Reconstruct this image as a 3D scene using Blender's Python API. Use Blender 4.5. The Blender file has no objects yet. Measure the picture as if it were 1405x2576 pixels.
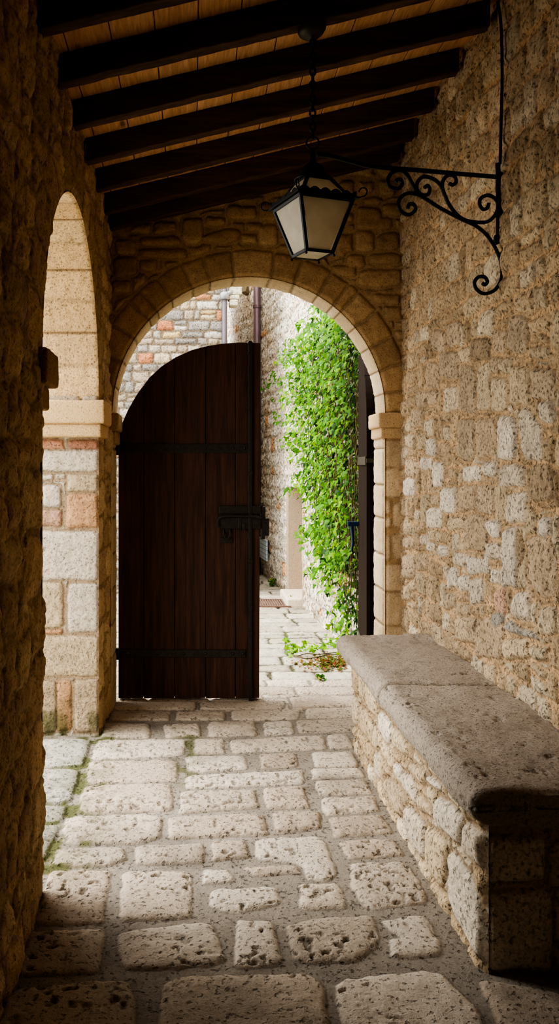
import bpy, bmesh, math, random
import numpy as np
from mathutils import Vector, Matrix

random.seed(7)
RNG = np.random.default_rng(11)
SC = bpy.context.scene
COL = SC.collection
F, CX, CY, H = 2000.0, 485.0, 1170.0, 1.55     # focal length and vanishing point of the 1405x2576 frame, eye height

# ------------------------------------------------------------------ measuring helpers
def at(x, y, Y):
    return Vector(((x - CX) * Y / F, Y, H - (y - CY) * Y / F))

def lin(r, g, b):
    f = lambda c: (c / 255 / 12.92) if c / 255 <= .04045 else ((c / 255 + .055) / 1.055) ** 2.4
    return np.array([f(r), f(g), f(b)])

def floor_z(Y):
    return -0.07 * np.clip((np.asarray(Y, float) - 4.5) / 0.95, 0, 1)

def on_floor(x, y):
    Y = F * H / (y - CY)
    for _ in range(6):
        Y = F * (H - float(floor_z(Y))) / (y - CY)
    return ((x - CX) * Y / F, Y)

def smooth(a, b, x):
    t = np.clip((x - a) / (b - a), 0, 1)
    return t * t * (3 - 2 * t)

_TAB = np.random.default_rng(3).random((256, 256))
def vnoise(x, y):
    xi = np.floor(x).astype(int); yi = np.floor(y).astype(int)
    fx = x - xi; fy = y - yi
    fx = fx * fx * (3 - 2 * fx); fy = fy * fy * (3 - 2 * fy)
    a = _TAB[xi & 255, yi & 255]; b = _TAB[(xi + 1) & 255, yi & 255]
    c = _TAB[xi & 255, (yi + 1) & 255]; d = _TAB[(xi + 1) & 255, (yi + 1) & 255]
    return (a * (1 - fx) + b * fx) * (1 - fy) + (c * (1 - fx) + d * fx) * fy

def fbm(x, y, oct=4):
    s = 0; a = .5; t = 0
    for i in range(oct):
        s = s + a * vnoise(x + 17.3 * i, y + 9.1 * i); t += a
        x = x * 2.03; y = y * 2.03; a *= .5
    return s / t

# ------------------------------------------------------------------ stone patterns
def chaikin(p, n=2, r=.22):
    p = np.asarray(p, float)
    for _ in range(n):
        q = np.roll(p, -1, 0)
        p = np.stack([p * (1 - r) + q * r, p * r + q * (1 - r)], 1).reshape(-1, 2)
    return p

def sdf_poly(px, py, poly):
    d = np.full(px.shape, 1e9); s = np.ones(px.shape)
    n = len(poly)
    for i in range(n):
        ax, ay = poly[i]; bx, by = poly[i - 1]
        ex, ey = bx - ax, by - ay
        wx, wy = px - ax, py - ay
        t = np.clip((wx * ex + wy * ey) / (ex * ex + ey * ey + 1e-12), 0, 1)
        d = np.minimum(d, (wx - ex * t) ** 2 + (wy - ey * t) ** 2)
        c1 = py >= ay; c2 = py < by; c3 = ex * wy > ey * wx
        s = np.where((c1 & c2 & c3) | (~c1 & ~c2 & ~c3), -s, s)
    return s * np.sqrt(d)

def box(x0, y0, x1, y1, j=.06):
    w, h = x1 - x0, y1 - y0
    R = lambda a: (random.random() - .5) * 2 * a
    return [(x0 + R(j * w * .6), y0 + R(j * h)), (x0 + w * .5, y0 + R(j * h)), (x1 + R(j * w * .6), y0 + R(j * h)), (x1 + R(j * w * .6), y0 + h * .5),
            (x1 + R(j * w * .6), y1 + R(j * h)), (x0 + w * .5, y1 + R(j * h)), (x0 + R(j * w * .6), y1 + R(j * h)), (x0 + R(j * w * .6), y0 + h * .5)]

def courses(u0, u1, v0, v1, hr, wr, joint=.012, j=.10, slope=0.0):
    out = []; v = v0
    while v < v1:
        h = random.uniform(*hr)
        u = u0 - random.random() * wr[1]
        while u < u1:
            w = random.uniform(*wr)
            if random.random() < .12: w *= .5
            if random.random() < .16 and h > hr[0] * 1.15:
                k = random.uniform(.4, .6) * h
                for (a, b) in ((v, v + k), (v + k, v + h)):
                    out.append(box(u + joint / 2, a + joint / 2, u + w - joint / 2, b - joint / 2, j))
            else:
                out.append(box(u + joint / 2, v + joint / 2, u + w - joint / 2, v + h - joint / 2, j))
            u += w
        v += h
    if slope:
        out = [[(a, b + slope * (a - u0)) for a, b in p] for p in out]
    return out

SAT = .89
class Field:
    """stone pattern over a grid (u along axis 0, v along axis 1)"""
    def __init__(self, u, v, warp=.012, wscale=14, rnd=.22):
        self.u, self.v = u, v
        self.U, self.V = np.meshgrid(u, v, indexing='ij')
        self.rnd = rnd
        o = 40.0
        self.Uw = self.U + warp * (fbm(self.U * wscale + o, self.V * wscale + o, 4) - .5) * 2
        self.Vw = self.V + warp * (fbm(self.U * wscale - o + 99, self.V * wscale + 3 * o, 4) - .5) * 2
        self.sd = np.full(self.U.shape, .08)
        self.col = np.zeros(self.U.shape + (3,)); self.lift = np.zeros(self.U.shape); self.idx = np.full(self.U.shape, -1)
        self.n = 0
    def add(self, polys, cols, lifts=None, joint=None):
        base = self.sd.copy() if joint is not None else None
        for k, p in enumerate(polys):
            p = chaikin(p, 2, self.rnd)
            lo, hi = p.min(0) - .06, p.max(0) + .06
            i0, i1 = np.searchsorted(self.u, lo[0]), np.searchsorted(self.u, hi[0])
            j0, j1 = np.searchsorted(self.v, lo[1]), np.searchsorted(self.v, hi[1])
            if i1 <= i0 or j1 <= j0: continue
            S = (slice(i0, i1), slice(j0, j1))
            sd = sdf_poly(self.Uw[S], self.Vw[S], p)
            if base is not None: sd = np.maximum(sd, joint - base[S])
            m = sd < self.sd[S]
            self.sd[S] = np.where(m, sd, self.sd[S])
            c = cols(k) if callable(cols) else cols[k]
            self.col[S] = np.where((m & (sd < .02))[..., None], c, self.col[S])
            self.lift[S] = np.where(m, 1.0 if lifts is None else lifts[k], self.lift[S])
            self.idx[S] = np.where(m, self.n, self.idx[S]); self.n += 1
        return self
    def shade(self, mortar, edge=.004, edge_occl=.25, var=.18, soft=.003):
        inside = smooth(soft, -soft, self.sd)[..., None]
        U, V = self.U, self.V
        n1 = fbm(U * 9, V * 9, 4)[..., None]; n2 = fbm(U * 45 + 7, V * 45, 3)[..., None]
        c = self.col * inside + np.asarray(mortar) * (1 - inside)
        c = c * (1 + var * (n1 - .5) * 2) * (1 + var * .8 * (n2 - .5) * 2)
        c = c * (1 - edge_occl * np.exp(-(self.sd / edge) ** 2))[..., None]  # occlusion along the stone edges, painted into the colour
        g = c @ np.array([.25, .65, .10])
        c = g[..., None] + (c - g[..., None]) * SAT
        return np.clip(c, 0.001, 1)
    def height(self, h=.012, e=.012, dome=.0, rough=.004, rs=28, mort=.002):
        ins = np.clip(-self.sd, 0, None)
        H_ = h * (1 - np.exp(-ins / e)) * self.lift + dome * np.clip(ins / .06, 0, 1)
        tilt = (np.sin(self.idx * 12.9) * .5)
        H_ = H_ + rough * (fbm(self.U * rs, self.V * rs, 5) - .5) * 2 * np.where(self.sd < 0, 1, .5)
        H_ = H_ + h * .35 * tilt * (self.sd < 0) * (1 - np.exp(-ins / e))
        return H_ + mort * (fbm(self.U * 70, self.V * 70, 3) - .5)

def pal(*cs, var=.12):
    cs = [lin(*c) for c in cs]
    def f(k=0):
        c = cs[random.randrange(len(cs))] * (1 + random.uniform(-var, var))
        return c
    return f

def axis(*segs):
    """segs: (start, end, step) pieces"""
    out = []
    for a, b, s in segs:
        n = max(1, int(round((b - a) / s)))
        out.append(np.linspace(a, b, n, endpoint=False))
    out.append(np.array([segs[-1][1]]))
    return np.concatenate(out)

# ------------------------------------------------------------------ meshes
def link(name, me, mat, parent=None, smooth_=True):
    o = bpy.data.objects.new(name, me)
    COL.objects.link(o)
    if mat: me.materials.append(mat)
    if parent is not None: o.parent = parent
    return o

def grids(name, sheets, mat, parent=None):
    """sheets: (P[n,m,3], C[n,m,3], keepcells or None, flip)"""
    vs, cs, fs = [], [], []; b = 0
    for P, C, keep, flip in sheets:
        n, m = P.shape[:2]
        I = (np.arange(n * m).reshape(n, m)) + b
        q = np.stack([I[:-1, :-1], I[1:, :-1], I[1:, 1:], I[:-1, 1:]], -1)
        if flip: q = q[..., ::-1]
        q = q[keep] if keep is not None else q.reshape(-1, 4)
        vs.append(P.reshape(-1, 3)); fs.append(q.reshape(-1, 4))
        cs.append(np.broadcast_to(C, P.shape).reshape(-1, 3)); b += n * m
    v = np.concatenate(vs); f = np.concatenate(fs); c = np.concatenate(cs)
    used = np.zeros(len(v), bool); used[f.ravel()] = True
    remap = np.cumsum(used) - 1
    v, c, f = v[used], c[used], remap[f]
    me = bpy.data.meshes.new(name)
    me.vertices.add(len(v)); me.vertices.foreach_set('co', v.astype(np.float32).ravel())
    me.loops.add(f.size); me.loops.foreach_set('vertex_index', f.astype(np.int32).ravel())
    me.polygons.add(len(f))
    me.polygons.foreach_set('loop_start', np.arange(0, f.size, 4, dtype=np.int32))
    me.polygons.foreach_set('loop_total', np.full(len(f), 4, np.int32))
    me.update(calc_edges=True)
    me.polygons.foreach_set('use_smooth', np.ones(len(f), bool))
    a = me.color_attributes.new('Col', 'FLOAT_COLOR', 'POINT')
    a.data.foreach_set('color', np.concatenate([c, np.ones((len(c), 1))], 1).astype(np.float32).ravel())
    return link(name, me, mat, parent)

def opening_snap(U, V, o, gu, gv, cell):
    """pull the vertices just inside an opening (o<0) onto its edge; keep only cells outside"""
    near = (o < 0) & (o > -1.6 * cell)
    dead = o <= -1.6 * cell
    U2 = np.where(near, U - o * gu, U); V2 = np.where(near, V - o * gv, V)
    keep = ~(dead[:-1, :-1] | dead[1:, :-1] | dead[1:, 1:] | dead[:-1, 1:])
    allin = (o < 0)
    keep &= ~(allin[:-1, :-1] & allin[1:, :-1] & allin[1:, 1:] & allin[:-1, 1:])
    return U2, V2, keep

def arch_sdf(U, V, cu, R, vs):
    """opening of half width R under a semicircle springing at vs"""
    dx = U - cu; dy = V - vs
    r = np.sqrt(dx * dx + dy * dy) + 1e-9
    up = dy > 0
    o = np.where(up, r - R, np.abs(dx) - R)
    gu = np.where(up, dx / r, np.sign(dx)); gv = np.where(up, dy / r, 0)
    return o, gu, gv

class MB:
    """gathers simple shapes into one mesh"""
    def __init__(s): s.v, s.f = [], []
    def add(s, v, f):
        b = len(s.v); s.v += [Vector(p) for p in v]; s.f += [tuple(b + i for i in q) for q in f]; return s
    def box(s, c, d, rot=None):
        c = Vector(c); x, y, z = d[0] / 2, d[1] / 2, d[2] / 2
        v = [Vector(p) for p in ((-x, -y, -z), (x, -y, -z), (x, y, -z), (-x, y, -z), (-x, -y, z), (x, -y, z), (x, y, z), (-x, y, z))]
        if rot is not None: v = [rot @ p for p in v]
        return s.add([p + c for p in v], [(0, 3, 2, 1), (4, 5, 6, 7), (0, 1, 5, 4), (1, 2, 6, 5), (2, 3, 7, 6), (3, 0, 4, 7)])
    def prism(s, poly, d):
        """poly: list of 3-D points in a plane, d: offset vector"""
        n = len(poly); d = Vector(d); a = [Vector(p) for p in poly]
        return s.add(a + [p + d for p in a], [tuple(range(n - 1, -1, -1)), tuple(range(n, 2 * n))] + [(i, (i + 1) % n, n + (i + 1) % n, n + i) for i in range(n)])
    def bar(s, a, b, w, h=None, up=(0, 0, 1)):
        a, b = Vector(a), Vector(b); h = h or w
        t = (b - a).normalized(); u = t.cross(Vector(up))
        if u.length < 1e-4: u = t.cross(Vector((1, 0, 0)))
        u.normalize(); n = u.cross(t)
        q = [u * w / 2 + n * h / 2, -u * w / 2 + n * h / 2, -u * w / 2 - n * h / 2, u * w / 2 - n * h / 2]
        return s.add([a + p for p in q] + [b + p for p in q], [(3, 2, 1, 0), (4, 5, 6, 7)] + [(i, (i + 1) % 4, 4 + (i + 1) % 4, 4 + i) for i in range(4)])
    def tube(s, pts, r, n=8, ring=False, flat=None):
        pts = [Vector(p) for p in pts]; m = len(pts)
        rs = r if isinstance(r, (list, tuple)) else [r] * m
        v, f = [], []; prev = None
        for i, p in enumerate(pts):
            if ring: t = pts[(i + 1) % m] - pts[i - 1]
            else: t = pts[min(i + 1, m - 1)] - pts[max(i - 1, 0)]
            t.normalize()
            if prev is None:
                u = t.cross(Vector((0, 0, 1)) if flat is None else Vector(flat))
                if u.length < 1e-3: u = t.cross(Vector((1, 0, 0)))
            else: u = prev - t * prev.dot(t)
            u.normalize(); prev = u; w = t.cross(u)
            for k in range(n):
                a = 2 * math.pi * (k + .5) / n
                v.append(p + (u * math.cos(a) + w * math.sin(a)) * rs[i])
        for i in range(m if ring else m - 1):
            j = (i + 1) % m
            for k in range(n):
                f.append((i * n + k, j * n + k, j * n + (k + 1) % n, i * n + (k + 1) % n))
        if not ring: f += [tuple(range(n)), tuple(range((m - 1) * n + n - 1, (m - 1) * n - 1, -1))]
        return s.add(v, f)
    def lathe(s, prof, c, n=24, rot=None):
        c = Vector(c); v, f = [], []
        for r, z in prof:
            for k in range(n):
                p = Vector((r * math.cos(2 * math.pi * k / n), r * math.sin(2 * math.pi * k / n), z))
                v.append((rot @ p if rot is not None else p) + c)
        for i in range(len(prof) - 1):
            for k in range(n):
                f.append((i * n + k, i * n + (k + 1) % n, (i + 1) * n + (k + 1) % n, (i + 1) * n + k))
        f += [tuple(range(n - 1, -1, -1)), tuple(range((len(prof) - 1) * n, len(prof) * n))]
        return s.add(v, f)
    def build(s, name, mat, parent=None, bevel=0, sm=False, seg=2):
        me = bpy.data.meshes.new(name)
        off = Vector(parent['_o']) if parent is not None and '_o' in parent else Vector()
        me.from_pydata([tuple(p - off) for p in s.v], [], s.f)
        bm = bmesh.new(); bm.from_mesh(me); bmesh.ops.recalc_face_normals(bm, faces=bm.faces); bm.to_mesh(me); bm.free()
        me.update()
        if sm: me.polygons.foreach_set('use_smooth', np.ones(len(me.polygons), bool))
        o = link(name, me, mat, parent)
        if parent is not None: o['_o'] = tuple(off)
        if bevel:
            b = o.modifiers.new('edge', 'BEVEL'); b.width = bevel; b.segments = seg; b.limit_method = 'ANGLE'; b.angle_limit = .6
        return o

def spline(pts, n=8):
    pts = [Vector(p) for p in pts]; out = []
    for i in range(len(pts) - 1):
        p0, p1, p2, p3 = pts[max(i - 1, 0)], pts[i], pts[i + 1], pts[min(i + 2, len(pts) - 1)]
        for k in range(n):
            t = k / n
            out.append(.5 * ((2 * p1) + (p2 - p0) * t + (2 * p0 - 5 * p1 + 4 * p2 - p3) * t * t + (3 * p1 - p0 - 3 * p2 + p3) * t ** 3))
    out.append(pts[-1]); return out

def thing(name, label, cat, loc=(0, 0, 0), group=None, kind=None):
    o = bpy.data.objects.new(name, None); COL.objects.link(o); o.location = loc; o.empty_display_size = .1
    o['_o'] = tuple(loc); return tag(o, label, cat, group, kind)

def tag(o, label=None, cat=None, group=None, kind=None):
    if label: o['label'] = label
    if cat: o['category'] = cat
    if group: o['group'] = group
    if kind: o['kind'] = kind
    return o

def struct(o): o['kind'] = 'structure'; return o

# ------------------------------------------------------------------ materials
class NT:
    def __init__(s, name):
        s.m = bpy.data.materials.new(name); s.m.use_nodes = True
        s.t = s.m.node_tree; s.t.nodes.clear()
        s.out = s.n('ShaderNodeOutputMaterial')
        s.b = s.n('ShaderNodeBsdfPrincipled'); s.l(s.b.outputs[0], s.out.inputs[0])
        s.co = s.n('ShaderNodeTexCoord').outputs['Object']
    def n(s, t, **k):
        x = s.t.nodes.new(t)
        for a, b in k.items(): setattr(x, a, b)
        return x
    def l(s, a, b): s.t.links.new(a, b)
    def noise(s, scale, detail=4, rough=.55, vec=None, dist=0):
        x = s.n('ShaderNodeTexNoise'); x.inputs['Scale'].default_value = scale; x.inputs['Detail'].default_value = detail
        x.inputs['Roughness'].default_value = rough; x.inputs['Distortion'].default_value = dist
        s.l(vec if vec is not None else s.co, x.inputs['Vector']); return x.outputs['Fac']
    def ramp(s, fac, stops):
        x = s.n('ShaderNodeValToRGB'); e = x.color_ramp.elements
        while len(e) < len(stops): e.new(.5)
        for i, (p, c) in enumerate(stops):
            e[i].position = p; e[i].color = (*(c if hasattr(c, '__len__') else (c, c, c)), 1)
        s.l(fac, x.inputs[0]); return x.outputs[0]
    def mul(s, a, b, fac=1, mode='MULTIPLY'):
        x = s.n('ShaderNodeMix', data_type='RGBA', blend_type=mode)
        x.inputs[0].default_value = fac; s.l(a, x.inputs[6])
        if hasattr(b, 'default_value') or hasattr(b, 'is_output'): s.l(b, x.inputs[7])
        else: x.inputs[7].default_value = (*b, 1)
        return x.outputs[2]
    def map(s, scale=(1, 1, 1), rot=(0, 0, 0)):
        x = s.n('ShaderNodeMapping'); x.inputs['Scale'].default_value = scale; x.inputs['Rotation'].default_value = rot
        s.l(s.co, x.inputs[0]); return x.outputs[0]
    def bump(s, h, strength=.5, dist=.01, prev=None):
        x = s.n('ShaderNodeBump'); x.inputs['Strength'].default_value = strength; x.inputs['Distance'].default_value = dist
        s.l(h, x.inputs['Height'])
        if prev is not None: s.l(prev, x.inputs['Normal'])
        return x.outputs[0]
    def set(s, **k):
        for a, b in k.items(): s.b.inputs[a.replace('_', ' ')].default_value = b
        return s

def stone_mat(name, grain=110, pit=70, pit_amt=.5, bump=.6, pit_thr=.36, contrast=.5):
    t = NT(name)
    a = t.n('ShaderNodeAttribute', attribute_name='Col').outputs['Color']
    g = t.noise(grain, 6, .65)
    c = t.mul(a, t.ramp(g, [(.25, 1 - contrast), (.5, 1.0), (.78, 1 + contrast * .35)]))
    p = t.noise(pit, 2, .5)
    pr = t.ramp(p, [(pit_thr - .08, 1 - pit_amt), (pit_thr + .04, 1.0)])
    c = t.mul(c, pr)
    t.l(c, t.b.inputs['Base Color'])
    n = t.bump(g, bump, .006)
    n = t.bump(pr, bump, .008, n)
    t.l(n, t.b.inputs['Normal'])
    t.set(Roughness=.92, Specular_IOR_Level=.2)
    return t.m

def plain_mat(name, col, rough=.6, metal=0, var=.3, scale=40, bump=.2, spec=.4, stretch=(1, 1, 1)):
    t = NT(name)
    v = t.map(stretch); g = t.noise(scale, 5, .6, v)
    r = t.n('ShaderNodeRGB'); r.outputs[0].default_value = (*col, 1)
    c = t.mul(r.outputs[0], t.ramp(g, [(.25, 1 - var), (.75, 1 + var)]))
    t.l(c, t.b.inputs['Base Color'])
    if bump: t.l(t.bump(g, bump, .004), t.b.inputs['Normal'])
    t.set(Roughness=rough, Metallic=metal, Specular_IOR_Level=spec)
    return t.m

def wood_mat(name, dark, light, stretch, scale=9, rough=.6, bump=.35, knots=0, spec=.3):
    t = NT(name)
    v = t.map(stretch); g = t.noise(scale, 6, .62, v, .4); g2 = t.noise(scale * 5, 3, .6, v)
    c = t.ramp(g, [(.3, dark), (.7, light)])
    c = t.mul(c, t.ramp(g2, [(.3, .72), (.7, 1.1)]))
    if knots:
        k = t.n('ShaderNodeTexVoronoi'); k.inputs['Scale'].default_value = knots; t.l(t.map((1, .35, 1)), k.inputs['Vector'])
        c = t.mul(c, t.ramp(k.outputs['Distance'], [(.03, .35), (.09, 1.0)]))
    t.l(c, t.b.inputs['Base Color'])
    t.l(t.bump(g2, bump, .003), t.b.inputs['Normal'])
    t.set(Roughness=rough, Specular_IOR_Level=spec)
    return t.m

M_WALL = stone_mat('rubble stone', 85, 60, .5, 1.0, .40, .6)
M_ROUGH = stone_mat('rough dark rubble', 100, 75, .32, 1.0, .38, .5)
M_ASHLAR = stone_mat('tooled ashlar', 120, 90, .3, .8, .34)
M_FLOOR = stone_mat('flagstone', 130, 60, .5, .8, .385, .32)
M_BENCH = stone_mat('bench slab stone', 140, 100, .36, 1.0, .38, .42)
M_ALLEY = stone_mat('alley rubble', 40, 30, .65, 1.2, .45, .7)
M_PAVE = stone_mat('alley paving', 60, 30, .4, .6, .38, .3)
M_BOARD = wood_mat('ceiling boards', lin(206, 156, 114), lin(228, 182, 140), (1, .08, 1), 22, .75, .2, 4.5)
M_BEAM = wood_mat('dark rafter timber', lin(50, 33, 25), lin(106, 80, 63), (.08, 1, 1), 26, .7, .5)
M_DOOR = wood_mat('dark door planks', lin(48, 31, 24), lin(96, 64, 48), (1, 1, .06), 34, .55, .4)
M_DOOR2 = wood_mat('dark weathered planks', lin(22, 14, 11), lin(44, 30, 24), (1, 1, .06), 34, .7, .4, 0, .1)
M_IRON = plain_mat('black wrought iron', lin(20, 18, 16), .5, .3, .4, 60, .3)
M_IRON2 = plain_mat('door ironwork', lin(58, 54, 50), .45, .4, .4, 60, .3)
M_PIPE = plain_mat('painted pipe', lin(104, 84, 88), .4, .2, .15, 8, 0)
M_PIPE2 = plain_mat('grey pipe', lin(92, 86, 92), .4, .3, .15, 8, 0)
M_ZINC = plain_mat('zinc', lin(150, 152, 155), .4, .5, .2, 20, 0)
M_BLUE = plain_mat('blue painted handle', lin(16, 44, 76), .4, .1, .3, 40, .1)
M_GRATE = plain_mat('rusty grate', lin(120, 96, 84), .8, .1, .3, 40, .2)
M_TIMBER = plain_mat('weathered timber', lin(120, 105, 80), .8, 0, .4, 30, .3)
M_ROSE = plain_mat('painted metal rose', lin(70, 66, 58), .5, .2, .2, 20, .05)

def glass_mat():
    t = NT('frosted lantern glass')
    d = t.n('ShaderNodeBsdfTranslucent'); g = t.noise(14, 4); c = t.ramp(g, [(.3, lin(236, 230, 216)), (.7, lin(250, 246, 236))])
    t.l(c, d.inputs[0]); t.l(c, t.b.inputs['Base Color']); t.set(Roughness=.35)
    t.l(t.bump(t.noise(160, 2), .15, .002), t.b.inputs['Normal'])
    m = t.n('ShaderNodeMixShader'); m.inputs[0].default_value = .7
    t.l(t.b.outputs[0], m.inputs[1]); t.l(d.outputs[0], m.inputs[2]); t.l(m.outputs[0], t.out.inputs[0])
    return t.m
M_GLASS = glass_mat()

def leaf_mat(name, trans=.4):
    t = NT(name)
    a = t.n('ShaderNodeAttribute', attribute_name='Col').outputs['Color']
    t.l(a, t.b.inputs['Base Color']); t.set(Roughness=.5, Specular_IOR_Level=.22)
    d = t.n('ShaderNodeBsdfTranslucent'); t.l(t.mul(a, (1.3, 1.15, .2)), d.inputs[0])
    m = t.n('ShaderNodeMixShader'); m.inputs[0].default_value = trans
    t.l(t.b.outputs[0], m.inputs[1]); t.l(d.outputs[0], m.inputs[2]); t.l(m.outputs[0], t.out.inputs[0])
    return t.m
M_LEAF = leaf_mat('ivy leaf')
M_STEM = plain_mat('ivy stem', lin(92, 78, 48), .8, 0, .4, 60, 0)

def notice_mat():
    t = NT('pale notice board')
    sp = t.n('ShaderNodeSeparateXYZ'); t.l(t.co, sp.inputs[0])
    w = t.n('ShaderNodeMath', operation='MULTIPLY'); t.l(sp.outputs['Z'], w.inputs[0]); w.inputs[1].default_value = 17.0
    fr = t.n('ShaderNodeMath', operation='FRACT'); t.l(w.outputs[0], fr.inputs[0])
    c = t.ramp(fr.outputs[0], [(.0, lin(120, 140, 155)), (.14, lin(120, 140, 155)), (.18, lin(196, 214, 226)), (1, lin(196, 214, 226))])
    t.l(c, t.b.inputs['Base Color']); t.set(Roughness=.5)
    return t.m
M_NOTICE = notice_mat()

# tones
LT = pal((222, 208, 186), (216, 202, 180), (208, 192, 168), var=.07)
MD = pal((200, 178, 144), (194, 170, 138), (204, 184, 152), (190, 168, 138), var=.07)
DK = pal((172, 150, 120), (178, 158, 130))
PK = pal((204, 164, 136)); GB = pal((176, 166, 152), (166, 158, 146)); BR = pal((202, 148, 118), (194, 140, 112)); OR = pal((214, 166, 122))
WALLMIX = pal((198, 172, 136), (190, 164, 128), (204, 182, 148), (186, 162, 128), (212, 194, 164), var=.07)
MORT = lin(210, 174, 130)
TONE = dict(L=LT, M=MD, D=DK, P=PK, G=GB, R=BR, O=OR)

# ------------------------------------------------------------------ the passage
XL, XR, YE, YB = -0.547, 1.372, 5.21, 5.46       # left wall, right wall, end wall front and back
YREAR = -1.6

# --- right wall, stones measured on the photo where they can be made out
RW = """685,410,800,765,M 815,385,905,740,M 905,345,965,470,M 975,345,1070,460,M 915,500,1040,740,M 1060,400,1210,690,M 1220,420,1405,660,M
1290,665,1405,820,L 965,770,1110,1085,L 800,785,945,1070,M 675,800,790,1095,D 545,300,680,500,D 445,385,540,580,M 770,210,905,360,D
920,140,1025,310,M 490,145,590,310,M 605,80,700,260,M 1045,60,1200,300,D 1210,270,1350,360,M 370,590,450,720,M 460,590,530,690,M 340,730,430,850,M
300,900,370,1010,M 380,900,460,1020,M 450,940,520,1060,L 720,1130,835,1245,L 855,1110,960,1215,L 980,1130,1170,1290,L 1205,1130,1380,1390,D
555,1290,665,1470,L 680,1270,810,1470,M 810,1270,930,1490,M 930,1270,1020,1540,M 1020,1330,1180,1565,L 285,1090,385,1210,M 400,1070,480,1160,L
490,1110,570,1290,L 280,1230,365,1350,L 455,1440,560,1590,L 610,1500,735,1600,M 735,1500,890,1760,M 890,1530,975,1655,L 870,1700,980,1825,L
1000,1590,1115,2020,L 1275,1510,1375,1650,L 530,1720,600,1800,L 400,1640,465,1710,L 455,1690,500,1760,L 275,1660,360,1740,M 670,1770,740,1870,L
745,1800,900,1920,L 905,1880,975,1980,L 610,1870,680,2020,L 680,1920,760,2050,L 770,1960,860,2140,L 940,2030,1030,2200,P 1085,2050,1215,2260,L
1285,2160,1405,2360,M 925,2200,1010,2340,G 665,2240,810,2420,M 805,2250,1010,2540,M 1015,2390,1200,2549,M 1210,2450,1340,2549,M 660,2140,770,2230,M
570,2060,660,2180,D 275,1780,360,1960,M 370,1770,460,1900,M 275,2000,330,2120,M"""
def rw_pt(zx, zy):
    x, y = 920 + zx / 2.897, 780 + zy / 2.897
    Y = F * XR / (x - CX); return (Y, H - (y - CY) * Y / F)
polys, tones = [], []
for it in RW.split():
    a = it.split(','); x0, y0, x1, y1 = map(float, a[:4])
    polys.append([rw_pt(*p) for p in box(x0, y0, x1, y1, .05)]); tones.append(TONE[a[4]]())
for p, t in (([(1150, 705), (1200, 705), (1250, 790), (1305, 850), (1310, 1050), (1290, 1110), (1200, 1100), (1135, 1030), (1135, 850)], 'L'),
             ([(1015, 2270), (1140, 2300), (1275, 2370), (1265, 2410), (1130, 2370), (1015, 2340)], 'G'),
             ([(1200, 1650), (1395, 1650), (1400, 2080), (1330, 2110), (1240, 2040), (1190, 1960), (1185, 1720)], 'M'),
             ([(1105, 1650), (1140, 1640), (1162, 1740), (1140, 1840), (1105, 1820)], 'D')):
    polys.append([rw_pt(*q) for q in p]); tones.append(TONE[t]())
u = axis((YREAR, 2.3, .05), (2.3, 2.9, .012), (2.9, YE + .08, .0062)); v = axis((-.1, .5, .03), (.5, 2.6, .0062), (2.6, 3.8, .009))
f = Field(u, v, .016, 16)
f.add(polys, tones, [random.uniform(.8, 1.5) for _ in polys])
f.add(courses(YREAR, YE + .1, -.1, 3.8, (.09, .19), (.08, .26), .016, .13), lambda k: WALLMIX() * random.uniform(.85, 1.05), None, .012)
hh = f.height(.013, .007, .002, .010, 26)
hh += .02 * (fbm(f.U * 2.2, f.V * 2.2, 2) - .5)
P = np.stack([XR - hh, f.U, f.V], -1)
struct(grids('wall_right', [(P, f.shade(MORT, .004, .26, .24), None, True)], M_WALL))

# --- left wall with its open arch
LY0, LY1, LZS = 2.894, 4.62, 1.93
LC, LR = (LY0 + LY1) / 2, (LY1 - LY0) / 2
LTH = .5
LWMIX = pal((208, 174, 128), (198, 166, 122), (214, 184, 138), (190, 160, 116), var=.08)
u = axis((YREAR, 1.9, .06), (1.9, 3.1, .0075), (3.1, 4.5, .011), (4.5, YE + .05, .0075)); v = axis((-.12, .0, .03), (0, 3.4, .0095))
f = Field(u, v, .03, 9, .2)
ring_j = np.linspace(0, math.pi, 15)
vs = []
for a, b in zip(ring_j[:-1], ring_j[1:]):
    g = .006
    vs.append([(LC + r * math.cos(t), LZS + r * math.sin(t)) for r, t in
               ((LR - .05, a + g), (LR + .24, a + g), (LR + .24, (a + b) / 2), (LR + .24, b - g), (LR - .05, b - g), (LR - .05, (a + b) / 2))])
f.add(vs, lambda k: LWMIX(), [.25] * len(vs))
q = [box(LY1 - .02, z, LY1 + random.uniform(.18, .34), z + .19, .05) for z in np.arange(0, 1.7, .21)]
q += [box(LY0 - random.uniform(.2, .36), z, LY0 + .02, z + .2, .05) for z in np.arange(0, 1.7, .22)]
f.add(q, lambda k: LWMIX(), [.5] * len(q))
f.add(courses(YREAR, YE + .1, -.1, 3.4, (.12, .24), (.14, .34), .028, .2), lambda k: LWMIX(), None, .014)
o, gu, gv = arch_sdf(f.U, f.V, LC, LR, LZS)
U2, V2, keep = opening_snap(f.U, f.V, o, gu, gv, .012)
hh = f.height(.013, .018, .003, .011, 20)
hh += .025 * (fbm(f.U * 3, f.V * 3, 3) - .5) + .012 * (fbm(f.U * 46, f.V * 46, 3) - .5)
e = smooth(0, .03, o)
hh = hh * e - .008 * (1 - e)
P = np.stack([XL + hh, U2, V2], -1)
sheets = [(P, f.shade(lin(196, 160, 114), .007, .45, .2), keep, False)]
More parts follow.
